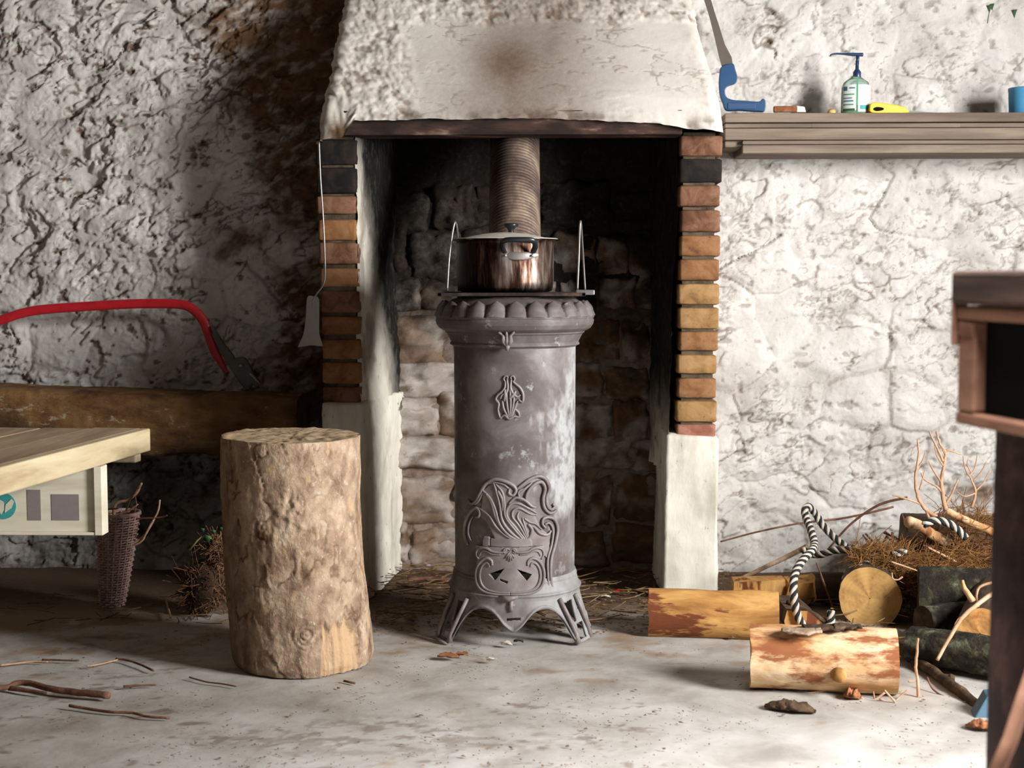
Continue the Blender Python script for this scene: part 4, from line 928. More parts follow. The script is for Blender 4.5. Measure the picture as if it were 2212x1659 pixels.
# the upright dead sprays
def spray(label, root_pts, rr, kids, Y, mat='twig'):
    o = stick('twig_spray', Q(c6(root_pts), Y), rr, mat, label, 'twig', side=None, rings=7)
    for kpts, kr in kids:
        mb = MB(); p = catmull(Q(c6(kpts), Y if not isinstance(Y, tuple) else Y[0]), 5); mb.add(*tube(p, [kr, kr*.45], 6)); mb.build('side_twig', M[mat], o)
    return o
spray('pale forked dead twig standing highest over the wood heap', [(1085,280),(1070,200),(1060,110),(1075,20),(1085,-60),(1050,-120),(1030,-190)], [.008, .005, .003],
      [([(1085,-60),(1100,-75),(1180,-50)], .0045), ([(1070,-10),(1040,-80),(1000,-160),(990,-190)], .0045), ([(1055,110),(1010,40),(985,-10)], .004), ([(1085,-50),(1060,-100),(1045,-130)], .004),
       ([(1068,180),(1030,140),(960,100),(940,60)], .0045), ([(1085,250),(1120,190),(1160,100)], .005), ([(1075,20),(1035,-40),(1020,-110)], .003)], 4.40)
spray('curved reddish twig rising left of the tall forked twig', [(1030,320),(960,270),(920,200),(905,110),(915,20),(925,-50),(920,-140)], [.007, .005, .003],
      [([(915,40),(950,-20),(965,-70)], .003), ([(930,160),(950,90),(960,40)], .003), ([(985,325),(940,250),(800,200),(770,195)], .0045)], 4.36)
spray('small reddish twig tuft beside the dark foreground post', [(1240,270),(1265,180),(1240,100),(1205,40),(1190,-40)], [.005, .003, .002],
      [([(1250,110),(1300,50),(1330,-10)], .003), ([(1262,170),(1310,120),(1350,40)], .003), ([(1225,80),(1260,30),(1275,-50)], .003), ([(1265,180),(1200,200),(1150,170)], .003), ([(1240,60),(1215,10),(1222,-30)], .0025)], 4.42, 'twig')
stick('branch', Q([(1512,1298),(1600,1250),(1680,1212),(1735,1185)], 4.72)[1:]+[P(1740, 1183, 4.7)], [.007, .011], 'bark', 'grey stick leaning against the wall behind the split billets', 'branch', rings=8)
stick('twig', Q([(1556,1170),(1640,1148),(1730,1130),(1830,1118),(1930,1095)], 4.78), [.003, .004], 'twig_dark', 'long thin twig lying along the wall right of the pillar', 'twig')
stick('twig', Q([(1790,1185),(1840,1130),(1900,1090),(1960,1075)], (4.70, 4.62)), [.004, .005], 'twig_dark', 'twig slanting up from the rope towards the dead sprays', 'twig')
stick('twig', Q(c6([(1185,700),(1200,750),(1250,825)]), 3.70), [.004, .009], 'stripped', 'short pointed tan twig above the orange log end', 'twig', rings=8)
stick('twig', Q(c6([(1035,1178),(1100,1060),(1180,930),(1270,850),(1380,770)]), (3.56, 3.64)), [.0045, .0065], 'twig', 'long pale twig crossing in front of the orange log end', 'twig', rings=7)
stick('twig', Q(c6([(1280,860),(1270,790),(1290,740),(1360,715)]), 3.66), [.003, .004], 'twig', 'pale curl of twig arching above the orange log end', 'twig')
stick('twig', Q(c6([(922,1420),(920,1320),(908,1220),(915,1130),(920,1048)]), 3.45), [.0045, .003], 'twig', 'thin pale twig standing upright right of the front log', 'twig', side=[Q(c6([(862,1305),(900,1305),(925,1300)]), 3.45)])
stick('twig', Q(c6([(975,1280),(1010,1350),(1080,1395),(1180,1420)]), (3.52, 3.44)), [.003, .002], 'twig_dark', 'thin brown twig curving over the floor below the slanting branch', 'twig')
stick('twig', Q(c6([(150,1398),(300,1370),(450,1355),(650,1362),(740,1355)]), (3.47, 3.50)), [.0025, .003], 'twig', 'pale twig lying along the foot of the front log', 'twig')
stick('twig', Q(c6([(545,1355),(600,1415),(660,1415),(720,1372)]), 3.435), [.003, .003], 'twig', 'pale angular twig against the foot of the front log', 'twig', side=[Q(c6([(660,1410),(655,1365)]), 3.435)])
stick('twig', Q(c6([(720,1358),(790,1440),(760,1470),(735,1460)]), 3.40), [.003, .002], 'twig', 'pale twig with curled tip in front of the front log', 'twig')
stick('twig', Q(c6([(690,1410),(800,1440),(900,1440),(1040,1428)]), 3.42), [.0025, .002], 'twig', 'thin tan twig lying on the floor below the upright twig', 'twig')
stick('twig', Q(c6([(775,1430),(830,1380),(860,1355)]), 3.43), [.002, .002], 'twig', 'small slanting tan twig at the right end of the front log', 'twig')
stick('twig', Q(c6([(980,505),(1060,545),(1150,590)]), 4.24), [.0035, .005], 'twig', 'straight pale twig lying on top of the dry needles', 'twig')
stick('twig', Q(c6([(760,590),(850,620),(960,660)]), 4.12), [.003, .002], 'twig', 'pale twig lying above the round yellow log end', 'twig')
stick('twig', Q(c6([(765,655),(770,690),(800,698),(828,680)]), 4.12), [.002, .003], 'twig', 'tiny hooked pale twig at right edge of the round log end', 'twig')
stick('twig', Q([(1764,1215),(1780,1260),(1795,1300),(1802,1330)], 4.3), [.003, .004], 'twig_dark', 'dark thin twig hanging inside the rope loop', 'twig')
stick('branch', Q([(1700,1300),(1740,1318),(1788,1345)], (4.2, 4.12)), [.008, .01], 'bark_dark', 'short dark stick through the lower part of the rope loop', 'branch', rings=8)
stick('twig', Q([(1556,1320),(1610,1350),(1640,1362)], 4.02), [.003, .002], 'twig_dark', 'thin twig lying across the orange split log', 'twig')
# dry needle heap
def rnd_strands(n, cen, ext, ln, rad, seed, curve=.3, down=0., seg=3, pts=4, ellip=True, dirb=(0, 0, 0)):
    rs = np.random.default_rng(seed); mb_v = []; mb_f = []
    for i in range(n):
        while True:
            q = rs.uniform(-1, 1, 3)
            if not ellip or (q**2).sum() < 1: break
        p = np.array(cen)+q*np.array(ext); d = rs.normal(0, 1, 3)+np.array(dirb); d /= np.linalg.norm(d); L = ln*rs.uniform(.5, 1.3)
        c_ = rs.normal(0, curve, 3); path = []
        for k_ in range(pts):
            path.append(tuple(p+d*L*(k_/(pts-1)-.5)+c_*L*(k_/(pts-1))**2+np.array([0, 0, -down*L*(k_/(pts-1))**2])))
        V, f = tube(path, rad*rs.uniform(.7, 1.2), seg, caps=False); b = len(mb_v); mb_v += V; mb_f += [tuple(x+b for x in ff) for ff in f]
    return mb_v, mb_f
V1, f1 = [], []
for (px, py, Y, ex, n, db) in ((1905, 1200, 4.30, (.10, .10, .030), 420, (1.5, 0, .3)), (2010, 1222, 4.28, (.16, .12, .040), 620, (2, 0, 0)), (2090, 1205, 4.28, (.13, .12, .040), 330, (2, 0, .2)), (1985, 1260, 4.22, (.08, .08, .025), 200, (1, 0, -.5)),
                               (2080, 1120, 4.45, (.10, .06, .05), 110, (.5, 0, 1)), (1990, 1300, 4.22, (.05, .05, .06), 60, (0, 0, -2)), (2120, 1150, 4.35, (.1, .1, .08), 110, (1, 0, 0))):
    c_ = P(px, py, Y); V, f = rnd_strands(n, c_, ex, .075, .0011, px, .35, dirb=db); b = len(V1); V1 += V; f1 += [tuple(x+b for x in ff) for ff in f]
o = obj('dry_needles', V1, f1, M['needles']); tag(o, 'heap of rusty brown dry conifer needles and fine twigs on the logs', 'needles', kind='stuff')
# dark brushwood filling under the heap
c_ = P(2070, 1235, 4.5)
V, f = rnd_strands(420, c_, (.30, .16, .10), .22, .0035, 91, .2, seg=5, dirb=(1.4, 0, 0)); o = obj('brushwood', V, f, M['twig_dark']); tag(o, 'dark tangled brushwood underneath the dry needles by the wall', 'brushwood', kind='stuff')
# ---- rope
def rope(paths, label):
    root = empty('rope', P(1730, 1360, 4.2), label, 'rope')
    for pts in paths:
        p = catmull(pts, 14); q = [p[0]]; L = [0]
        for a_ in p[1:]: L.append(L[-1]+(a_-q[-1]).length); q.append(a_)
        n = int(L[-1]/.0035)+2; s_ = np.linspace(0, L[-1], n); arr = np.array([tuple(a_) for a_ in q]); pts2 = [Vector((np.interp(x, L, arr[:, 0]), np.interp(x, L, arr[:, 1]), np.interp(x, L, arr[:, 2]))) for x in s_]
        nrm = None; fr = []
        for i in range(n):
            tg = (pts2[min(n-1, i+1)]-pts2[max(0, i-1)]).normalized()
            if nrm is None: nrm = tg.cross(Vector((.3, .9, .2))).normalized()
            nrm = (nrm-tg*nrm.dot(tg)).normalized(); fr.append((nrm, tg.cross(nrm)))
        for j in range(4):
            hp = []
            for i in range(n):
                a_ = 2*math.pi*(s_[i]/.058+j/4); hp.append(pts2[i]+fr[i][0]*math.cos(a_)*.0066+fr[i][1]*math.sin(a_)*.0066)
            V, f = tube(hp, .0062, 7); obj('strand', V, f, M['ropewhite' if j % 2 == 0 else 'ropeblack'], root)
    return root
def rq(l, ys): 
    n = len(l); return [P(1650+x/2.765, 1000+y/2.765, np.interp(i/(n-1), np.linspace(0, 1, len(ys)), ys)) for i, (x, y) in enumerate(l)]
rope([rq([(400,885),(398,950),(360,995),(305,1000),(245,980),(205,920),(182,820),(177,720),(195,640),(238,575),(285,525),(300,480),(280,400),(252,330),(245,280),(268,262),(305,300),(350,370),(420,445),(480,495),(530,545),(522,620),(492,680),(475,760)],
         [4.12, 4.10, 4.12, 4.3, 4.55, 4.62, 4.5, 4.32]), rq([(235,520),(290,545),(350,545),(420,522),(500,520),(555,510),(570,540)], [4.55, 4.48, 4.4]), rq([(575,630),(640,590),(700,590)], [4.25, 4.3]), rq([(770,550),(850,530)], [4.24, 4.24]),
      rq([(955,372),(1010,345),(1080,352),(1150,392),(1205,450)], [4.26, 4.26])], 'black and white twisted rope looped over the firewood')
# bark pieces on floor
def chunk(name, px0, py0, px1, py1, wdt, hgt, mat, label, cat, seed):
    a, b = F(px0, py0), F(px1, py1); n, m = 26, 14; d = (b-a); L = d.length; u = np.linspace(0, 1, n); th = np.linspace(0, 2*math.pi, m, endpoint=False)
    U, T = np.meshgrid(u, th, indexing='ij'); env = np.clip(np.sin(math.pi*np.clip(U, .03, .97))**.5, .12, 1); s_ = np.array(Vector((-d.y, d.x, 0)).normalized())
    rr = 1+.75*fbm(np.cos(T)*2, np.sin(T)*2, U*7, s=seed, o=4, g=.65)
    G = np.array(a)[None, None]+np.array(d)[None, None]*U[..., None]+s_*(np.cos(T)*wdt*env*rr)[..., None]+np.array([0, 0, 1])*((np.sin(T)*.5+.5)*hgt*env*rr)[..., None]
    f = list(map(tuple, gridfaces(n, m, True))); f += [tuple(range(m)), tuple(range(n*m-1, (n-1)*m-1, -1))]
    o = obj(name, G.reshape(-1, 3), f, M[mat]); tag(o, label, cat); return o
chunk('bark_piece', 1652, 1527, 1762, 1540, .026, .022, 'bark_dark', 'curved piece of dark bark on the floor before the front log', 'bark', 901)
chunk('bark_piece', 1822, 1505, 1860, 1510, .02, .022, 'leaf', 'small reddish bark bit under the front log foot', 'bark', 903)
chunk('bark_piece', 2085, 1568, 2150, 1576, .02, .016, 'leaf', 'small flat bark crumbs on floor beneath the blue metal corner', 'bark', 905)
# blue painted metal corner (axe head) behind the post
a = P(2104, 1552, 3.29); b_ = P(2132, 1505, 3.31); c_ = P(2185, 1500, 3.33); d_ = P(2190, 1556, 3.29)
fr = [a, d_, c_, b_]; V = [p for p in fr]+[p+Vector((.006, .05, .004)) for p in fr]
o = obj('axe_head', V, [(3,2,1,0),(4,5,6,7),(0,1,5,4),(1,2,6,5),(2,3,7,6),(3,0,4,7)], M['steelblue'], smooth=False); bev(o, .003); tag(o, 'blue painted steel axe head on the floor behind the foreground post', 'axe')
# ================================================================== SHELF, right
shelf = empty('wall_shelf', (P(1880, 260, 4.7).x, YW-.1, P(1880, 300, 4.72).z), 'shelf of stacked weathered boards fixed to the right wall', 'shelf')
YS = 4.70
def board(x0, x1, py0, py1, y0, nm='board', mat='grey_wood'):
    a = P(x0, py1, y0); b = P(x1, py0, y0); V, f = box((a.x, y0, a.z), (P(x1, 600, y0).x, YW-.02, P(1700, py0, y0).z)); a2 = P(1700, py1, y0)
    V = [(v[0], v[1], (a2.z if v[2] == a.z else v[2])) for v in V]; o = obj(nm, V, f, M[mat], shelf, smooth=False); bev(o, .003); return o
board(1566, 2420, 244, 264, YS); board(1566, 1748, 266.5, 276, YS+.012); board(1752, 2066, 266.5, 276, YS+.012); board(2070, 2420, 266.5, 276, YS+.014)
board(1566, 2420, 277, 302, YS+.004); board(1566, 1600, 304, 318, YS+.03); board(1604, 2420, 303.5, 312, YS+.006); board(1604, 2420, 313, 331, YS)
zsf = P(1700, 244, YS).z
# ---- pruning saw with blue pistol handle, leaning on the hood
saw = empty('pruning_saw', P(1600, 243, YS+.06), 'pruning saw with blue handle, upright on the shelf against the hood', 'saw')
ys_ = YS+.05
def c5(l): return [(1500+x/3.107, y/3.107) for x, y in l]
def flatshape(name, pts, y0, t, mat, parent, bevel=.002, sm=True):
    pp = [P(x, y, y0) for x, y in pts]; V, f = prism([(p.x, p.z) for p in pp], y0-t/2, y0+t/2); o = obj(name, V, f, M[mat], parent, smooth=False)
    if bevel: bev(o, bevel, 3)
    return o
flatshape('blade', c5([(50,-60),(95,-60),(135,80),(165,170),(205,300),(250,385),(258,440),(185,450),(165,380),(130,230),(100,110),(68,10)]), ys_, .002, 'hose', saw, 0)
def smooth_poly(l, n=4): return [(v.x, v.y) for v in catmull([(x, y, 0) for x, y in l], n, True)]
hp = smooth_poly(c5([(176,455),(210,438),(258,432),(272,470),(287,525),(275,560),(228,578),(205,605),(210,650),(250,672),(330,678),(430,684),(455,665),(475,685),(470,745),(430,750),(300,742),(215,742),(190,690),(172,640),(165,560),(170,490)]))
flatshape('handle', hp, ys_, .028, 'blue', saw, .005)
bx('grip_insert', tuple(P(1572, 236, ys_-.017)), tuple(P(1632, 222, ys_-.012)), plain('grip_insert_rubber', h('173d66'), .6), saw, .002)
# brown stub with white end
r_ = empty('paint_stick', P(1705, 243, YS+.05), 'small brown stub with a white tip lying on shelf by the saw', 'stub')
bx('stub', tuple(P(1672, 242, YS+.05)), tuple(P(1722, 230, YS+.07)), M['leaf'], r_, .003); flatshape('tip', [(1720,243),(1719,229),(1737,231),(1740,243)], YS+.06, .02, 'white', r_, .002)
V, f = lathe([(.001, 0), (.010, .001), (.014, .006), (.013, .012), (.008, .018), (.005, .012)], P(1796, 243, YS+.05).x, YS+.05, 20); V = [(v[0], v[1], v[2]+zsf) for v in V]
o = obj('snail_shell', V, f, M['chip']); tag(o, 'small round tan shell on the shelf left of the soap bottle', 'shell')
# ---- soap dispenser bottle
by = YS+.07; bxx = P(1848, 243, by).x; bot = empty('soap_bottle', (bxx, by, zsf), 'clear pump soap bottle with navy pump, on the shelf', 'bottle')
sc_ = by/FPX; hB = 79*sc_*1.0
def lathe_oval(prof, cx, cy, k=.7, seg=40):
    V, f = lathe(prof, 0, 0, seg); return [(cx+v[0], cy+v[1]*k, v[2]) for v in V], f
rb = 31*sc_
V, f = lathe_oval([(.001, zsf), (rb*.93, zsf), (rb, zsf+.006), (rb*.99, zsf+.05), (rb*.97, zsf+hB*.72), (rb*.85, zsf+hB*.86), (rb*.55, zsf+hB*.95), (rb*.36, zsf+hB), (rb*.34, zsf+hB+.004), (.001, zsf+hB+.004)], bxx, by)
obj('bottle_body', V, f, M['bottle'], bot)
V, f = lathe_oval([(.001, zsf+.003), (rb*.9, zsf+.003), (rb*.93, zsf+.03), (.001, zsf+.031)], bxx, by); obj('soap', V, f, plain('soap_liquid', h('8fc29a'), .3), bot)
def wrap(name, a0, a1, z0, z1, mat, parent, rr=rb*1.01, n=10):
    V = []
    for z in (z0, z1):
        for i in range(n): a_ = a0+(a1-a0)*i/(n-1); V.append((bxx+rr*math.sin(a_), by-rr*.7*math.cos(a_), z))
    o = obj(name, V, [(i, i+1, n+i+1, n+i) for i in range(n-1)], M[mat], parent); return o
wrap('label', -1.25, -.12, zsf+.012, zsf+.098, 'white', bot); wrap('label', .0, 1.2, zsf+.008, zsf+.098, 'white', bot)
lbp = bot
for i, (a0, a1, z0, z1, mt) in enumerate([(-1.1,-.75,.078,.092,'darkprint'),(-.6,-.2,.085,.089,'darkprint'),(-1.1,-.25,.064,.068,'greenprint'),(-1.1,-.4,.052,.055,'darkprint'),(-1.1,-.3,.042,.046,'darkprint'),(-1.1,-.3,.030,.034,'greenprint'),(-1.15,-.2,.012,.019,'green'),(.1,1.1,.040,.041,'greenprint'),(-.12,.0,.03,.12,'greenprint'),(.15,1.1,.016,.030,'teal')]):
    wrap('print', a0, a1, zsf+z0, zsf+z1, mt, bot, rb*1.018)
pm = empty('pump', (bxx, by, zsf+hB), parent=bot)
zb_ = zsf+hB; cx_ = P(1852, 150, by).x
V, f = lathe([(.013, zb_), (.0135, zb_+.002), (.0135, zb_+.018), (.009, zb_+.024), (.006, zb_+.028), (.0055, zb_+.048), (.006, zb_+.055), (.001, zb_+.056)], cx_-.001, by, 24); obj('collar', V, f, M['pumpblue'], pm)
zt_ = P(1852, 118, by).z
mb = MB(); mb.add(*tube(catmull([P(1864, 118, by), P(1850, 118, by), P(1830, 117, by), P(1808, 116, by), P(1796, 118, by), P(1793, 122, by)], 4), [.0065, .006, .0035, .003, .0025], 10)); mb.add(*tube([P(1853, 118, by), P(1852, 140, by)], [.006, .0055], 12)); mb.build('nozzle', M['pumpblue'], pm)
# ---- yellow handled trowel / knife
kn = empty('filling_knife', P(1915, 243, YS+.04), 'narrow dark blade with yellow plastic handle lying on the shelf', 'knife')
yk = YS+.035
hp = smooth_poly([(1877,236),(1880,226),(1892,223),(1925,227),(1952,233),(1962,242),(1955,246),(1920,246),(1888,246),(1878,243)])
o = flatshape('handle', [(x, y-1) for x, y in hp], yk, .024, 'yellow', kn, .003)
ho_ = smooth_poly([(1886,236),(1893,231),(1908,233),(1907,238),(1893,240)]); flatshape('hanging_hole', ho_, yk-.0118, .002, 'void', kn, 0)
flatshape('blade', [(1950,239),(1990,241),(2046,245),(2030,246),(1950,246)], yk, .003, 'greymetal', kn, 0)
# ---- blue cup at the frame edge
cu = P(2215, 243, YS+.07); V, f = lathe([(.001, zsf), (.050, zsf), (.053, zsf+.004), (.056, zsf+.078), (.0575, zsf+.080), (.0575, zsf+.088), (.054, zsf+.088), (.052, zsf+.06), (.048, zsf+.01)], cu.x, cu.y, 40)
o = obj('plastic_cup', V, f, M['cupblue']); tag(o, 'light blue plastic tub at the right end of the shelf', 'tub')
# ivy sprigs on the wall top right
iv = stick('ivy_sprig', [P(2133, 50, 4.93), P(2136, 30, 4.89), P(2142, 8, 4.93)], [.0015, .001], 'green', 'tiny dark green sprig growing from the wall above the shelf', 'plant')
for (px, py, s_) in ((2136, 18, 6), (2142, 14, 5), (2190, 28, 6)):
    p = P(px, py, 4.885); k_ = s_/620; V = [p+Vector((-k_, 0, k_)), p+Vector((k_, -.006, k_*1.2)), p+Vector((k_*.1, -.004, -k_*2)), p+Vector((0, -.01, k_*.2))]
    obj('leaf', V, [(0, 3, 1), (0, 2, 3), (3, 2, 1)], M['green'], iv)
# ================================================================== LEFT: beam, bow saw, scraper
yb = 4.66
TH_n, n = 40, 240
xs_ = np.linspace(P(-400, 850, yb).x, P(640, 860, yb).x, n)
top_l, top_r, bo_l, bo_r = P(0, 840, yb).z, P(600, 858, yb).z, P(0, 985, yb).z, P(600, 985, yb).z
sec = []
for i in range(TH_n):
    a_ = 2*math.pi*i/TH_n; c_, s_ = math.cos(a_), math.sin(a_); k_ = (abs(c_)**7+abs(s_)**7)**(-1/7); sec.append((c_*k_, s_*k_))
sec = np.array(sec); XX = np.repeat(xs_[:, None], TH_n, 1); tl = (xs_-P(0, 850, yb).x)/(P(600, 850, yb).x-P(0, 850, yb).x)
zt_ = top_l+(top_r-top_l)*tl; zb_ = bo_l+(bo_r-bo_l)*tl+.022*fbm(xs_*5, xs_*0, s=3, o=3)
YY = (yb+YW-.03)/2+sec[None, :, 0]*(YW-.03-yb)/2; ZZ = (zt_+zb_)[:, None]/2+sec[None, :, 1]*(zt_-zb_)[:, None]/2
d = .010*fbm(XX*6, YY*14+sec[None, :, 0]*2, ZZ*16, s=1001, o=4, g=.6)+.004*fbm(XX*30, YY*40, ZZ*40, s=1003, o=3)
YY = YY+sec[None, :, 0]*d; ZZ = ZZ+sec[None, :, 1]*d*.8
f = list(map(tuple, gridfaces(n, TH_n, True)[:, ::-1])); f.append(tuple(range((n-1)*TH_n, n*TH_n)))
A = np.zeros((n*TH_n, 3)); A[:, 0] = (.7*ss(fbm(XX*5, YY*5, ZZ*9, s=1007, o=4), .0, .5)).ravel()
o = obj('timber_beam', np.stack([XX, YY, ZZ], -1).reshape(-1, 3), [q[::-1] for q in f], M['beam'], attr=A); tag(o, 'old rough brown timber beam along the wall under the red bow saw', 'beam')
zbt = top_r
# bow saw
bs = empty('bow_saw', P(530, 835, 4.76), 'red bow saw leaning on the wall above the timber beam', 'saw')
pr_ = [(-160,800),(-120,745),(-60,712),(0,692),(50,676),(100,668),(200,661),(300,656),(385,657),(415,667),(438,692),(450,722),(462,755),(478,785),(490,806)]
yy_ = lambda i: 4.79
mb = MB(); pts = catmull([P(x, y, 4.80) for x, y in pr_], 6); mb.add(*tube(pts, lambda t: .0165 if t < .86 else .0165-.010*(t-.86)/.14, 14, flat=(1, .5), up=(0, 1, 0)))
mb.build('frame', M['red'], bs)
flatshape('tension_lever', [(458,702),(466,712),(482,738),(505,768),(512,782),(498,796),(488,780),(470,748),(460,728)], 4.785, .016, 'greymetal', bs, .003)
flatshape('lever_end', smooth_poly([(496,790),(505,775),(528,772),(540,788),(552,812),(563,826),(556,836),(545,830),(540,842),(528,838),(512,815)], 3), 4.78, .020, 'greymetal', bs, .004)
V, f = lathe([(.001, 0), (.006, 0), (.006, .012), (.001, .013)], 0, 0, 12); obj('pivot_bolt', V, f, M['brightmetal'], bs, mw=frame(P(522, 790, 4.765), (0, -1, 0)))
mb = MB(); mb.add(*tube([P(540, 806, 4.765), P(562, 830, 4.765)], .005, 8)); mb.build('blade_pin', M['brightmetal'], bs)
# scraper hanging on the left pillar
ysx = YP-.022; sr = empty('ash_scraper', P(695, 745, ysx), 'small steel ash scraper hanging by its wire handle from left pillar', 'scraper')
mb = MB(); mb.add(*tube(catmull([P(689, 303, ysx), P(692, 380, ysx), P(698, 470, ysx), P(702, 560, ysx), P(702, 600, ysx), P(697, 618, ysx-.004), P(685, 634, ysx-.006), P(676, 650, ysx-.004), P(674, 668, ysx-.003)], 6), .0030, 8)); mb.build('handle', M['wire'], sr)
mb = MB(); mb.add(*tube(catmull([P(684, 312, ysx-.004), P(686, 303, ysx-.002), P(692, 303, ysx+.01), P(694, 306, ysx+.03)], 4), .003, 8)); mb.build('hook', M['iron_dark'], sr)
flatshape('blade', smooth_poly([(664,642),(678,640),(689,645),(690,680),(690,720),(697,744),(694,748),(670,746),(645,750),(646,744),(656,720),(661,680)], 3), ysx-.004, .004, 'brightmetal', sr, .001)
# ================================================================== BENCH, left
zt_ = F(327, 913, 0).z; ZT = P(327, 913, 4.15).z; TK = .066
bench = empty('workbench', (-1.5, 3.4, 0), 'pale pine workbench end jutting in at the left frame edge', 'bench')
r1 = P(327, 913, 4.13); e0 = F(325, 925, ZT); e1 = F(0, 1010, ZT)
cor = Vector((e0.x, e0.y, 0)); dirv = Vector((e1.x-e0.x, e1.y-e0.y, 0)).normalized(); far = F(225, 908, ZT); sidev = Vector((-dirv.y, dirv.x, 0))
if sidev.x > 0: sidev = -sidev
LB = 2.0
edge = .016
# three boards side by side plus a front edge lip
farL = F(0, 922, ZT)
def plank(off0, off1, nm, mat, z1, z0, l0=0., l1=LB):
    A0 = cor+sidev*off0+dirv*l0; A1 = cor+sidev*off1+dirv*l0; B0 = cor+sidev*off0+dirv*l1; B1 = cor+sidev*off1+dirv*l1
    b4 = [(v.x, v.y, z0) for v in (B1, B0, A0, A1)]; t4 = [(v.x, v.y, z1) for v in (B1, B0, A0, A1)]
    V, f = hexa(b4, t4); o = obj(nm, V, f, M[mat], bench, smooth=False); bev(o, .004); return o
plank(0, .028, 'edge_board', 'bench', ZT, ZT-TK)
for i in range(4): plank(.029+i*.145, .029+i*.145+.143, 'top_board', 'benchtop', ZT-.001*(i % 2), ZT-TK*.8, l0=.0+.02*i)
plank(.03, .6, 'end_rail', 'bench', ZT-TK*.8, ZT-TK*1.02-.03, .0, .04)
for l0 in (1.0, 1.8):
    for s0 in (.07, .50): plank(s0, s0+.07, 'leg', 'bench', ZT-TK*.8, .002, l0, l0+.07)
# hanging crate-like box under the bench
yc = F(222, 952, ZT).y-.02
xr = P(222, 1157, yc).x; z_b = P(222, 1157, yc).z; z_t = ZT-TK-.002
bx('box_end_post', (xr-.022, yc, z_b), (xr, yc+.05, z_t), M['boxwood'], bench, .002)
fb = bx('box_front', (xr-.46, yc+.012, z_b+.008), (xr-.022, yc+.024, z_t), M['boxwood'], bench, .001)
bx('box_bottom', (xr-.46, yc+.002, z_b), (xr-.022, yc+.05, z_b+.008), M['boxwood'], bench, .001)
def pr2(x0, y0, x1, y1, mt, nm='print'):
    a, b = P(x0, y1, yc+.011), P(x1, y0, yc+.011); V, f = box((a.x, yc+.0108, a.z), (b.x, yc+.0122, b.z)); obj(nm, V, f, M[mt], fb, smooth=False)
pr2(60, 1058, 87, 1124, 'purpleprint'); pr2(112, 1068, 170, 1124, 'purpleprint')
c_ = P(6, 1093, yc+.011); V, f = lathe([(.001, 0), (.036, 0), (.036, .0015), (.001, .0015)], 0, 0, 40); obj('print', V, f, M['teal'], fb, mw=frame((c_.x, yc+.0125, c_.z), (0, -1, 0)), smooth=False)
for pts in ([(2,1112),(-4,1095),(0,1080),(8,1085),(8,1102)], [(10,1108),(12,1090),(24,1078),(30,1084),(24,1098)]):
    pp_ = [P(x, y, yc+.0095) for x, y in pts]; V, f = prism([(p.x, p.z) for p in pp_], yc+.0095, yc+.0105); obj('print', V, f, M['boxwood'], fb, smooth=False)
# ================================================================== basket
yk = 4.32; bk = empty('wicker_basket', P(240, 1310, yk), 'narrow tapered wicker basket of twigs behind the bench box', 'basket')
bt, bb = P(256, 1112, yk), P(243, 1306, yk); bt_r, bb_r = 44/FPX*yk, 24/FPX*yk; rows = 36; nst = 18
def bc(t, a_, r_off=0.):
    c_ = bb.lerp(bt, t); r = bb_r+(bt_r-bb_r)*t**.8+r_off; return Vector((c_.x+r*math.cos(a_), c_.y+r*math.sin(a_), c_.z))
mb = MB()
for i in range(nst): a_ = 2*math.pi*i/nst; mb.add(*tube([bc(t, a_) for t in np.linspace(0, 1.03, 8)], .0028, 6))
mb.build('stakes', M['wicker'], bk)
mb = MB()
for r_ in range(rows):
    t = r_/(rows-1); ph = r_ % 2
    pts = [bc(t, 2*math.pi*k_/(nst*3), .0045*math.cos(math.pi*(k_/3+ph))) for k_ in range(nst*3+1)]
    mb.add(*tube(pts, .0030, 5, caps=False))
mb.build('weave', M['wicker'], bk)
V, f = lathe([(.001, 0), (bb_r, 0), (bb_r, .006), (.001, .006)], bb.x, bb.y, 20); V = [(v[0], v[1], v[2]+bb.z+.002) for v in V]; obj('basket_base', V, f, M['wicker'], bk)
mb = MB(); mb.add(*tube([bc(1.02, a_, .001) for a_ in np.linspace(0, 2*math.pi, 40)], .0055, 7)); mb.build('basket_rim', M['wicker'], bk)
def c2(l): return [(x*.3972, 1000+y*.3972) for x, y in l]
for i, (l, r_, lb) in enumerate([([(640,500),(620,245),(700,200),(745,160),(770,110)], .006, 'thick pale twig with upturned tip in the basket'), ([(600,420),(640,290),(700,260),(750,225)], .004, 'straight tan twig in the basket, second from top'),
    ([(620,420),(600,330),(720,305),(860,298),(910,285)], .0035, 'thin red twig sticking far right out of the basket'), ([(640,520),(690,460),(780,400),(825,330),(860,260),(870,200)], .0045, 'long bowed twig curving up at basket right'),
    ([(640,540),(700,465),(770,425),(800,370),(835,310)], .0045, 'lower bowed pale twig hanging over the basket side'), ([(560,260),(600,250),(645,248)], .004, 'short grey twig at the left of the basket twigs'),
    ([(610,420),(640,330),(680,270),(715,190),(760,130)], .004, 'dark upright twig at the basket centre'), ([(630,430),(700,330),(740,240),(735,180)], .003, 'thin dark twig leaning right in the basket')]):
    stick('basket_twig', Q(c2(l), (yk, yk-.03)), [r_, r_*.6], 'twig' if i in (0, 1, 3, 4) else 'twig_dark', lb, 'twig', 'twigs in the wicker basket')
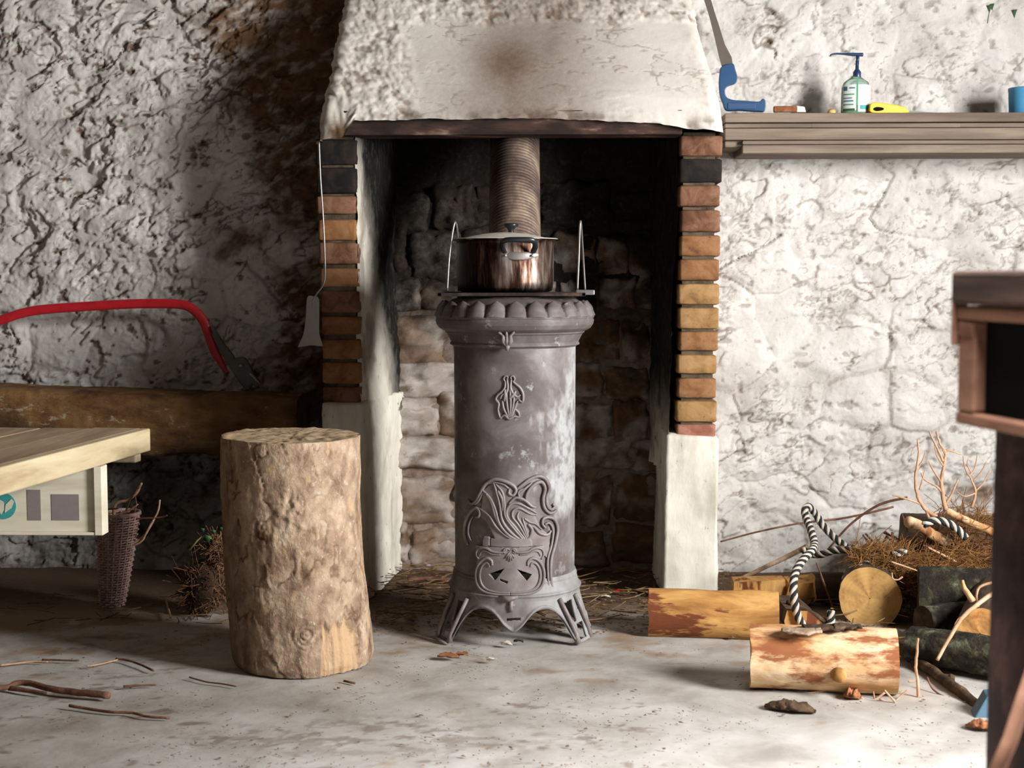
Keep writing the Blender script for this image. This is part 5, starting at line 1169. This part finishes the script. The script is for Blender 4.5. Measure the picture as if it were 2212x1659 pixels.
# ---- uprooted plant with root ball
yr = 4.28; rc = P(432, 1235, yr)
rt = empty('root_ball', P(435, 1330, yr), 'uprooted shrub root ball with one green leaf, left of chopping block', 'root ball')
V, f = rnd_strands(1100, P(440, 1270, yr), (.060, .06, .072), .045, .0016, 5, .5); V2, f2 = rnd_strands(500, P(468, 1190, yr), (.030, .04, .05), .035, .0014, 6, .5)
b = len(V); V += V2; f += [tuple(x+b for x in q) for q in f2]; o = obj('root_fibres', V, f, M['rootball'], rt); o['kind'] = 'stuff'
n = 20; u = np.linspace(0, math.pi, n); v = np.linspace(0, 2*math.pi, 24, endpoint=False); U, V_ = np.meshgrid(u, v, indexing='ij'); q = 1+.3*fbm(np.sin(U)*np.cos(V_)*2, np.sin(U)*np.sin(V_)*2, np.cos(U)*2, s=44)
cc_ = P(442, 1268, yr); G = np.stack([cc_.x+.062*q*np.sin(U)*np.cos(V_), cc_.y+.06*q*np.sin(U)*np.sin(V_), cc_.z-.006+.082*q*np.cos(U)], -1); obj('soil_clod', G.reshape(-1, 3), gridfaces(n, 24, True), M['soil'], rt)
mb = MB(); mb.add(*tube(Q(c2([(1030,475),(1075,420),(1100,400),(1150,410)]), yr-.06), [.003, .002], 6)); mb.build('stem', plain('green_stem', h('9aa05a'), .6), rt)
for (x, y, s_) in ((1125, 410, .013), (1100, 365, .008), (1160, 375, .008), (1205, 360, .008)):
    p = P(x*.3972, 1000+y*.3972, yr-.065); V = [p+Vector((-s_, 0, 0)), p+Vector((-.3*s_, -.003, s_)), p+Vector((s_, 0, .5*s_)), p+Vector((.6*s_, .002, -s_)), p+Vector((-.5*s_, .002, -s_*.8))]; o = obj('leaf', V, [(0, 4, 3, 2, 1)], M['green'], rt); solid(o, .001, 0)
# ---- twigs lying on the floor, left
def FQ(l, z=.004): return [F(x, y, z) for x, y in l]
def c2f(l): return [(x*.3972, 1000+y*.3972) for x, y in l]
stick('twig', FQ([(-30,1490),(15,1484),(35,1476),(62,1476),(110,1488),(170,1496),(235,1502)], .010), [.006, .008, .009], 'twig_dark', 'thickest brown twig on the floor at left, rough broken end', 'twig', rings=9, side=[FQ([(20,1486),(60,1492),(100,1497)], .006)])
stick('twig', FQ([(150,1524),(185,1530),(240,1538),(285,1540),(320,1548),(366,1551)]), [.004, .003], 'twig_dark', 'long knobbly twig below the thickest twig on the floor', 'twig')
stick('twig', FQ(c2f([(630,1065),(690,1072),(760,1095),(835,1130)])), [.003, .003], 'twig_dark', 'dark bent twig lying near the stump shadow edge', 'twig')
stick('twig', FQ(c2f([(0,1100),(90,1090),(180,1080),(260,1082)])), [.003, .002], 'twig', 'pale straight straw at the left frame edge', 'twig')
stick('twig', FQ(c2f([(230,1070),(320,1072),(430,1076)])), [.003, .002], 'twig_dark', 'dark thin twig right of the pale straw', 'twig')
stick('twig', FQ(c2f([(470,1105),(540,1095),(640,1070)])), [.002, .002], 'twig', 'thin pale straw between two dark twigs on floor', 'twig')
stick('twig', FQ(c2f([(670,1216),(760,1210),(855,1207)])), [.0035, .002], 'twig_dark', 'short straight brown twig in front of the stump, left', 'twig')
stick('twig', FQ(c2f([(1030,1165),(1120,1190),(1200,1200),(1285,1215)])), [.002, .002], 'twig_dark', 'hair-thin twig on the floor just before the stump', 'twig')
stick('twig', FQ(c2f([(905,745),(915,790),(928,842)]), .01), [.004, .003], 'twig', 'short pale twig propped at left of the root ball', 'twig')
stick('twig', FQ(c2f([(1870,1185),(1930,1198)])), [.003, .003], 'twig_dark', 'tiny brown twig at the right foot of stump', 'twig')
# ---- leaf litter and scraps
def litter(name, n, fn, smin, smax, mat, label, cat, seed, thick=.3):
    rs = np.random.default_rng(seed); V = []; f = []
    for i in range(n):
        p = fn(rs); s_ = rs.uniform(smin, smax)*(1 if rs.random() > .1 else 1.7); a_ = rs.uniform(0, math.pi); el = rs.uniform(.25, .8)
        n_ = 6; b = len(V)
        for k_ in range(n_):
            t = 2*math.pi*k_/n_; x, y = math.cos(t)*s_*rs.uniform(.6, 1), math.sin(t)*s_*el*rs.uniform(.6, 1)
            V.append((p[0]+x*math.cos(a_)-y*math.sin(a_), p[1]+x*math.sin(a_)+y*math.cos(a_), p[2]+.001+rs.uniform(0, s_*thick)))
        V.append((p[0], p[1], p[2]+.002+s_*thick*rs.uniform(.4, 1.2)))
        f += [(b+k_, b+(k_+1) % n_, b+n_) for k_ in range(n_)]
    o = obj(name, V, f, M[mat], smooth=False); tag(o, label, cat, kind='stuff'); return o
def fl_main(rs):
    while True:
        px, py = rs.uniform(0, 2212), 1659-(rs.random()**1.2)*320
        if vn(px/130, py/60, s=9) > rs.uniform(-.6, .8): return F(px, py)
litter('floor_scraps', 1300, fl_main, .0015, .0055, 'scrapmat', 'scattered bark crumbs and dirt scraps over the concrete floor', 'scraps', 31)
litter('hearth_litter', 2200, lambda rs: Vector((rs.uniform(-.62, .75), rs.uniform(4.05, 4.9)-.0, .0)) if rs.random() < .75 else Vector((rs.uniform(.3, 1.6), rs.uniform(4.0, 4.8), 0)), .004, .012, 'scrapmat', 'brown leaf and bark litter on the hearth floor behind stove', 'litter', 33)
V, f = [], []
rs = np.random.default_rng(5)
def add_str(n, fn, ln, rad, seed):
    global V, f
    r2 = np.random.default_rng(seed)
    for i in range(n):
        p = np.array(fn(r2)); a_ = r2.normal(0, .6); L = ln*r2.uniform(.4, 1.3); d = np.array([math.cos(a_), math.sin(a_), r2.normal(0, .08)]); c_ = r2.normal(0, .15, 3)*L; c_[2] = abs(c_[2])*.3
        q, g = tube([tuple(p+d*L*(k_/3-.5)+c_*(k_/3)**2) for k_ in range(4)], rad*r2.uniform(.6, 1.4), 4, caps=False); b = len(V); V += q; f += [tuple(x+b for x in y) for y in g]
add_str(230, lambda r: (r.uniform(-.62, .1), r.uniform(4.1, 4.9), .012+r.uniform(0, .03)), .12, .0016, 7)
add_str(90, lambda r: (r.uniform(.1, .6), r.uniform(4.1, 4.9), .01+r.uniform(0, .02)), .10, .0016, 8)
add_str(120, lambda r: (r.uniform(.75, 1.5), r.uniform(3.7, 4.7), .012+r.uniform(0, .02)), .12, .0018, 9)
add_str(60, lambda r: (r.uniform(-1.7, -.9), r.uniform(4.1, 4.5), .008), .08, .0015, 10)
o = obj('hearth_straw', V, f, M['strawmat']); tag(o, 'loose straw and fine sticks strewn over the hearth floor', 'straw', kind='stuff')
stick('branch', [P(880, 1252, 4.72), P(930, 1250, 4.72), P(985, 1256, 4.70)], [.007, .009], 'twig_dark', 'short brown stick at hearth back left of the stove', 'branch', rings=8)
def leafo(px, py, w_, mat, label):
    p = F(px, py); n = 9; u = np.linspace(-1, 1, n); U, V_ = np.meshgrid(u, u); k_ = np.sqrt(np.clip(1-U**2, .01, 1))
    G = np.stack([p.x+U*w_, p.y+V_*k_*w_*.55, p.z+.003+.006*np.abs(V_)*k_+.006*(fbm(U*2+px, V_*2, s=int(py))+1)], -1); o = obj('dry_leaf', G.reshape(-1, 3), gridfaces(n, n), M[mat]); solid(o, .001, 0); tag(o, label, 'leaf')
leafo(968, 1425, .030, 'leaf', 'curled brown leaf by the left front foot of the stove'); leafo(998, 1421, .018, 'leaf', 'smaller brown leaf beside curled one at stove foot')
leafo(1095, 1398, .016, 'ropewhite', 'pale crumpled scrap under the stove pendant'); leafo(1062, 1432, .014, 'ropewhite', 'small grey flake before the stove'); leafo(1120, 1392, .014, 'moss', 'grey green lichen tuft under the stove front')
leafo(1335, 1284, .022, 'red', 'small red scrap on the dark hearth floor, right'); leafo(1308, 1295, .016, 'ropewhite', 'white scrap next to the red one on hearth floor')
# ================================================================== FOREGROUND RIGHT: dark work table
ft = empty('work_table', (.72, 1.7, 0), 'dark brown work table with open drawer space, blurred in the right foreground', 'table')
a0 = P(2064, 640, 2.02); dv = Vector((.13, -.62, 0)).normalized()      # side runs towards the camera
ex = Vector((-dv.y, dv.x, 0)); 
if ex.x < 0: ex = -ex
def tb(nm, l0, l1, s0, s1, z0, z1, mat, bevel=.004):
    o_ = Vector((a0.x, 2.02, 0)); c_ = [o_+dv*l1+ex*s0, o_+dv*l1+ex*s1, o_+dv*l0+ex*s1, o_+dv*l0+ex*s0]
    V, f = hexa([(p.x, p.y, z0) for p in c_], [(p.x, p.y, z1) for p in c_]); o = obj(nm, V, f, M[mat], ft, smooth=False)
    if bevel: bev(o, bevel)
    return o
Zt = lambda py: P(2062, py, 2.02).z
tb('worktop', -.01, .9, -.003, .75, Zt(658), Zt(585), 'tabledark', .006)
tb('side_rail', .0, .88, .001, .03, Zt(690), Zt(660), 'tablewood'); tb('side_rail', .0, .88, .004, .03, Zt(914), Zt(887), 'tablewood')
tb('corner_post', 0.003, .050, .004, .035, Zt(886), Zt(691), 'tablewood'); tb('corner_block', .003, .046, .002, .03, Zt(726), Zt(692), 'tablewood')
tb('back_panel', 0, .012, .03, .72, Zt(914), Zt(660), 'tabledark'); tb('drawer_panel', .05, .86, .022, .035, Zt(886), Zt(690), 'void', 0)
tb('bottom_board', .0, .88, .03, .72, Zt(905), Zt(890), 'tabledark'); tb('end_rail', -.006, .0, -.003, .02, Zt(745), Zt(600), 'tablewood', .002)
def posto(l, s, r, z1, nm='leg', seed=1):
    o_ = Vector((a0.x, 2.02, 0))+dv*l+ex*s; TH, Z_, G = rot_noise_cyl(r, z1, 48, 90, .004, seed, .05, fine=.002); f = list(map(tuple, gridfaces(90, 48, True))); f.append(tuple(range(89*48, 90*48)))
    return obj(nm, G.reshape(-1, 3), f, M['postwood'], ft, mw=Matrix.Translation(o_))
posto(.045, .100, .052, Zt(905), seed=61); posto(.80, .08, .045, Zt(905), seed=62); posto(.06, .66, .045, Zt(905), seed=63); posto(.80, .66, .045, Zt(905), seed=64)
mb = MB(); mb.add(*tube([P(2240, 1430, 1.80), P(2205, 1530, 1.80), P(2182, 1600, 1.80), P(2110, 1760, 1.80)], [.010, .010], 10)); mb.build('brace', M['tablewood'], ft)
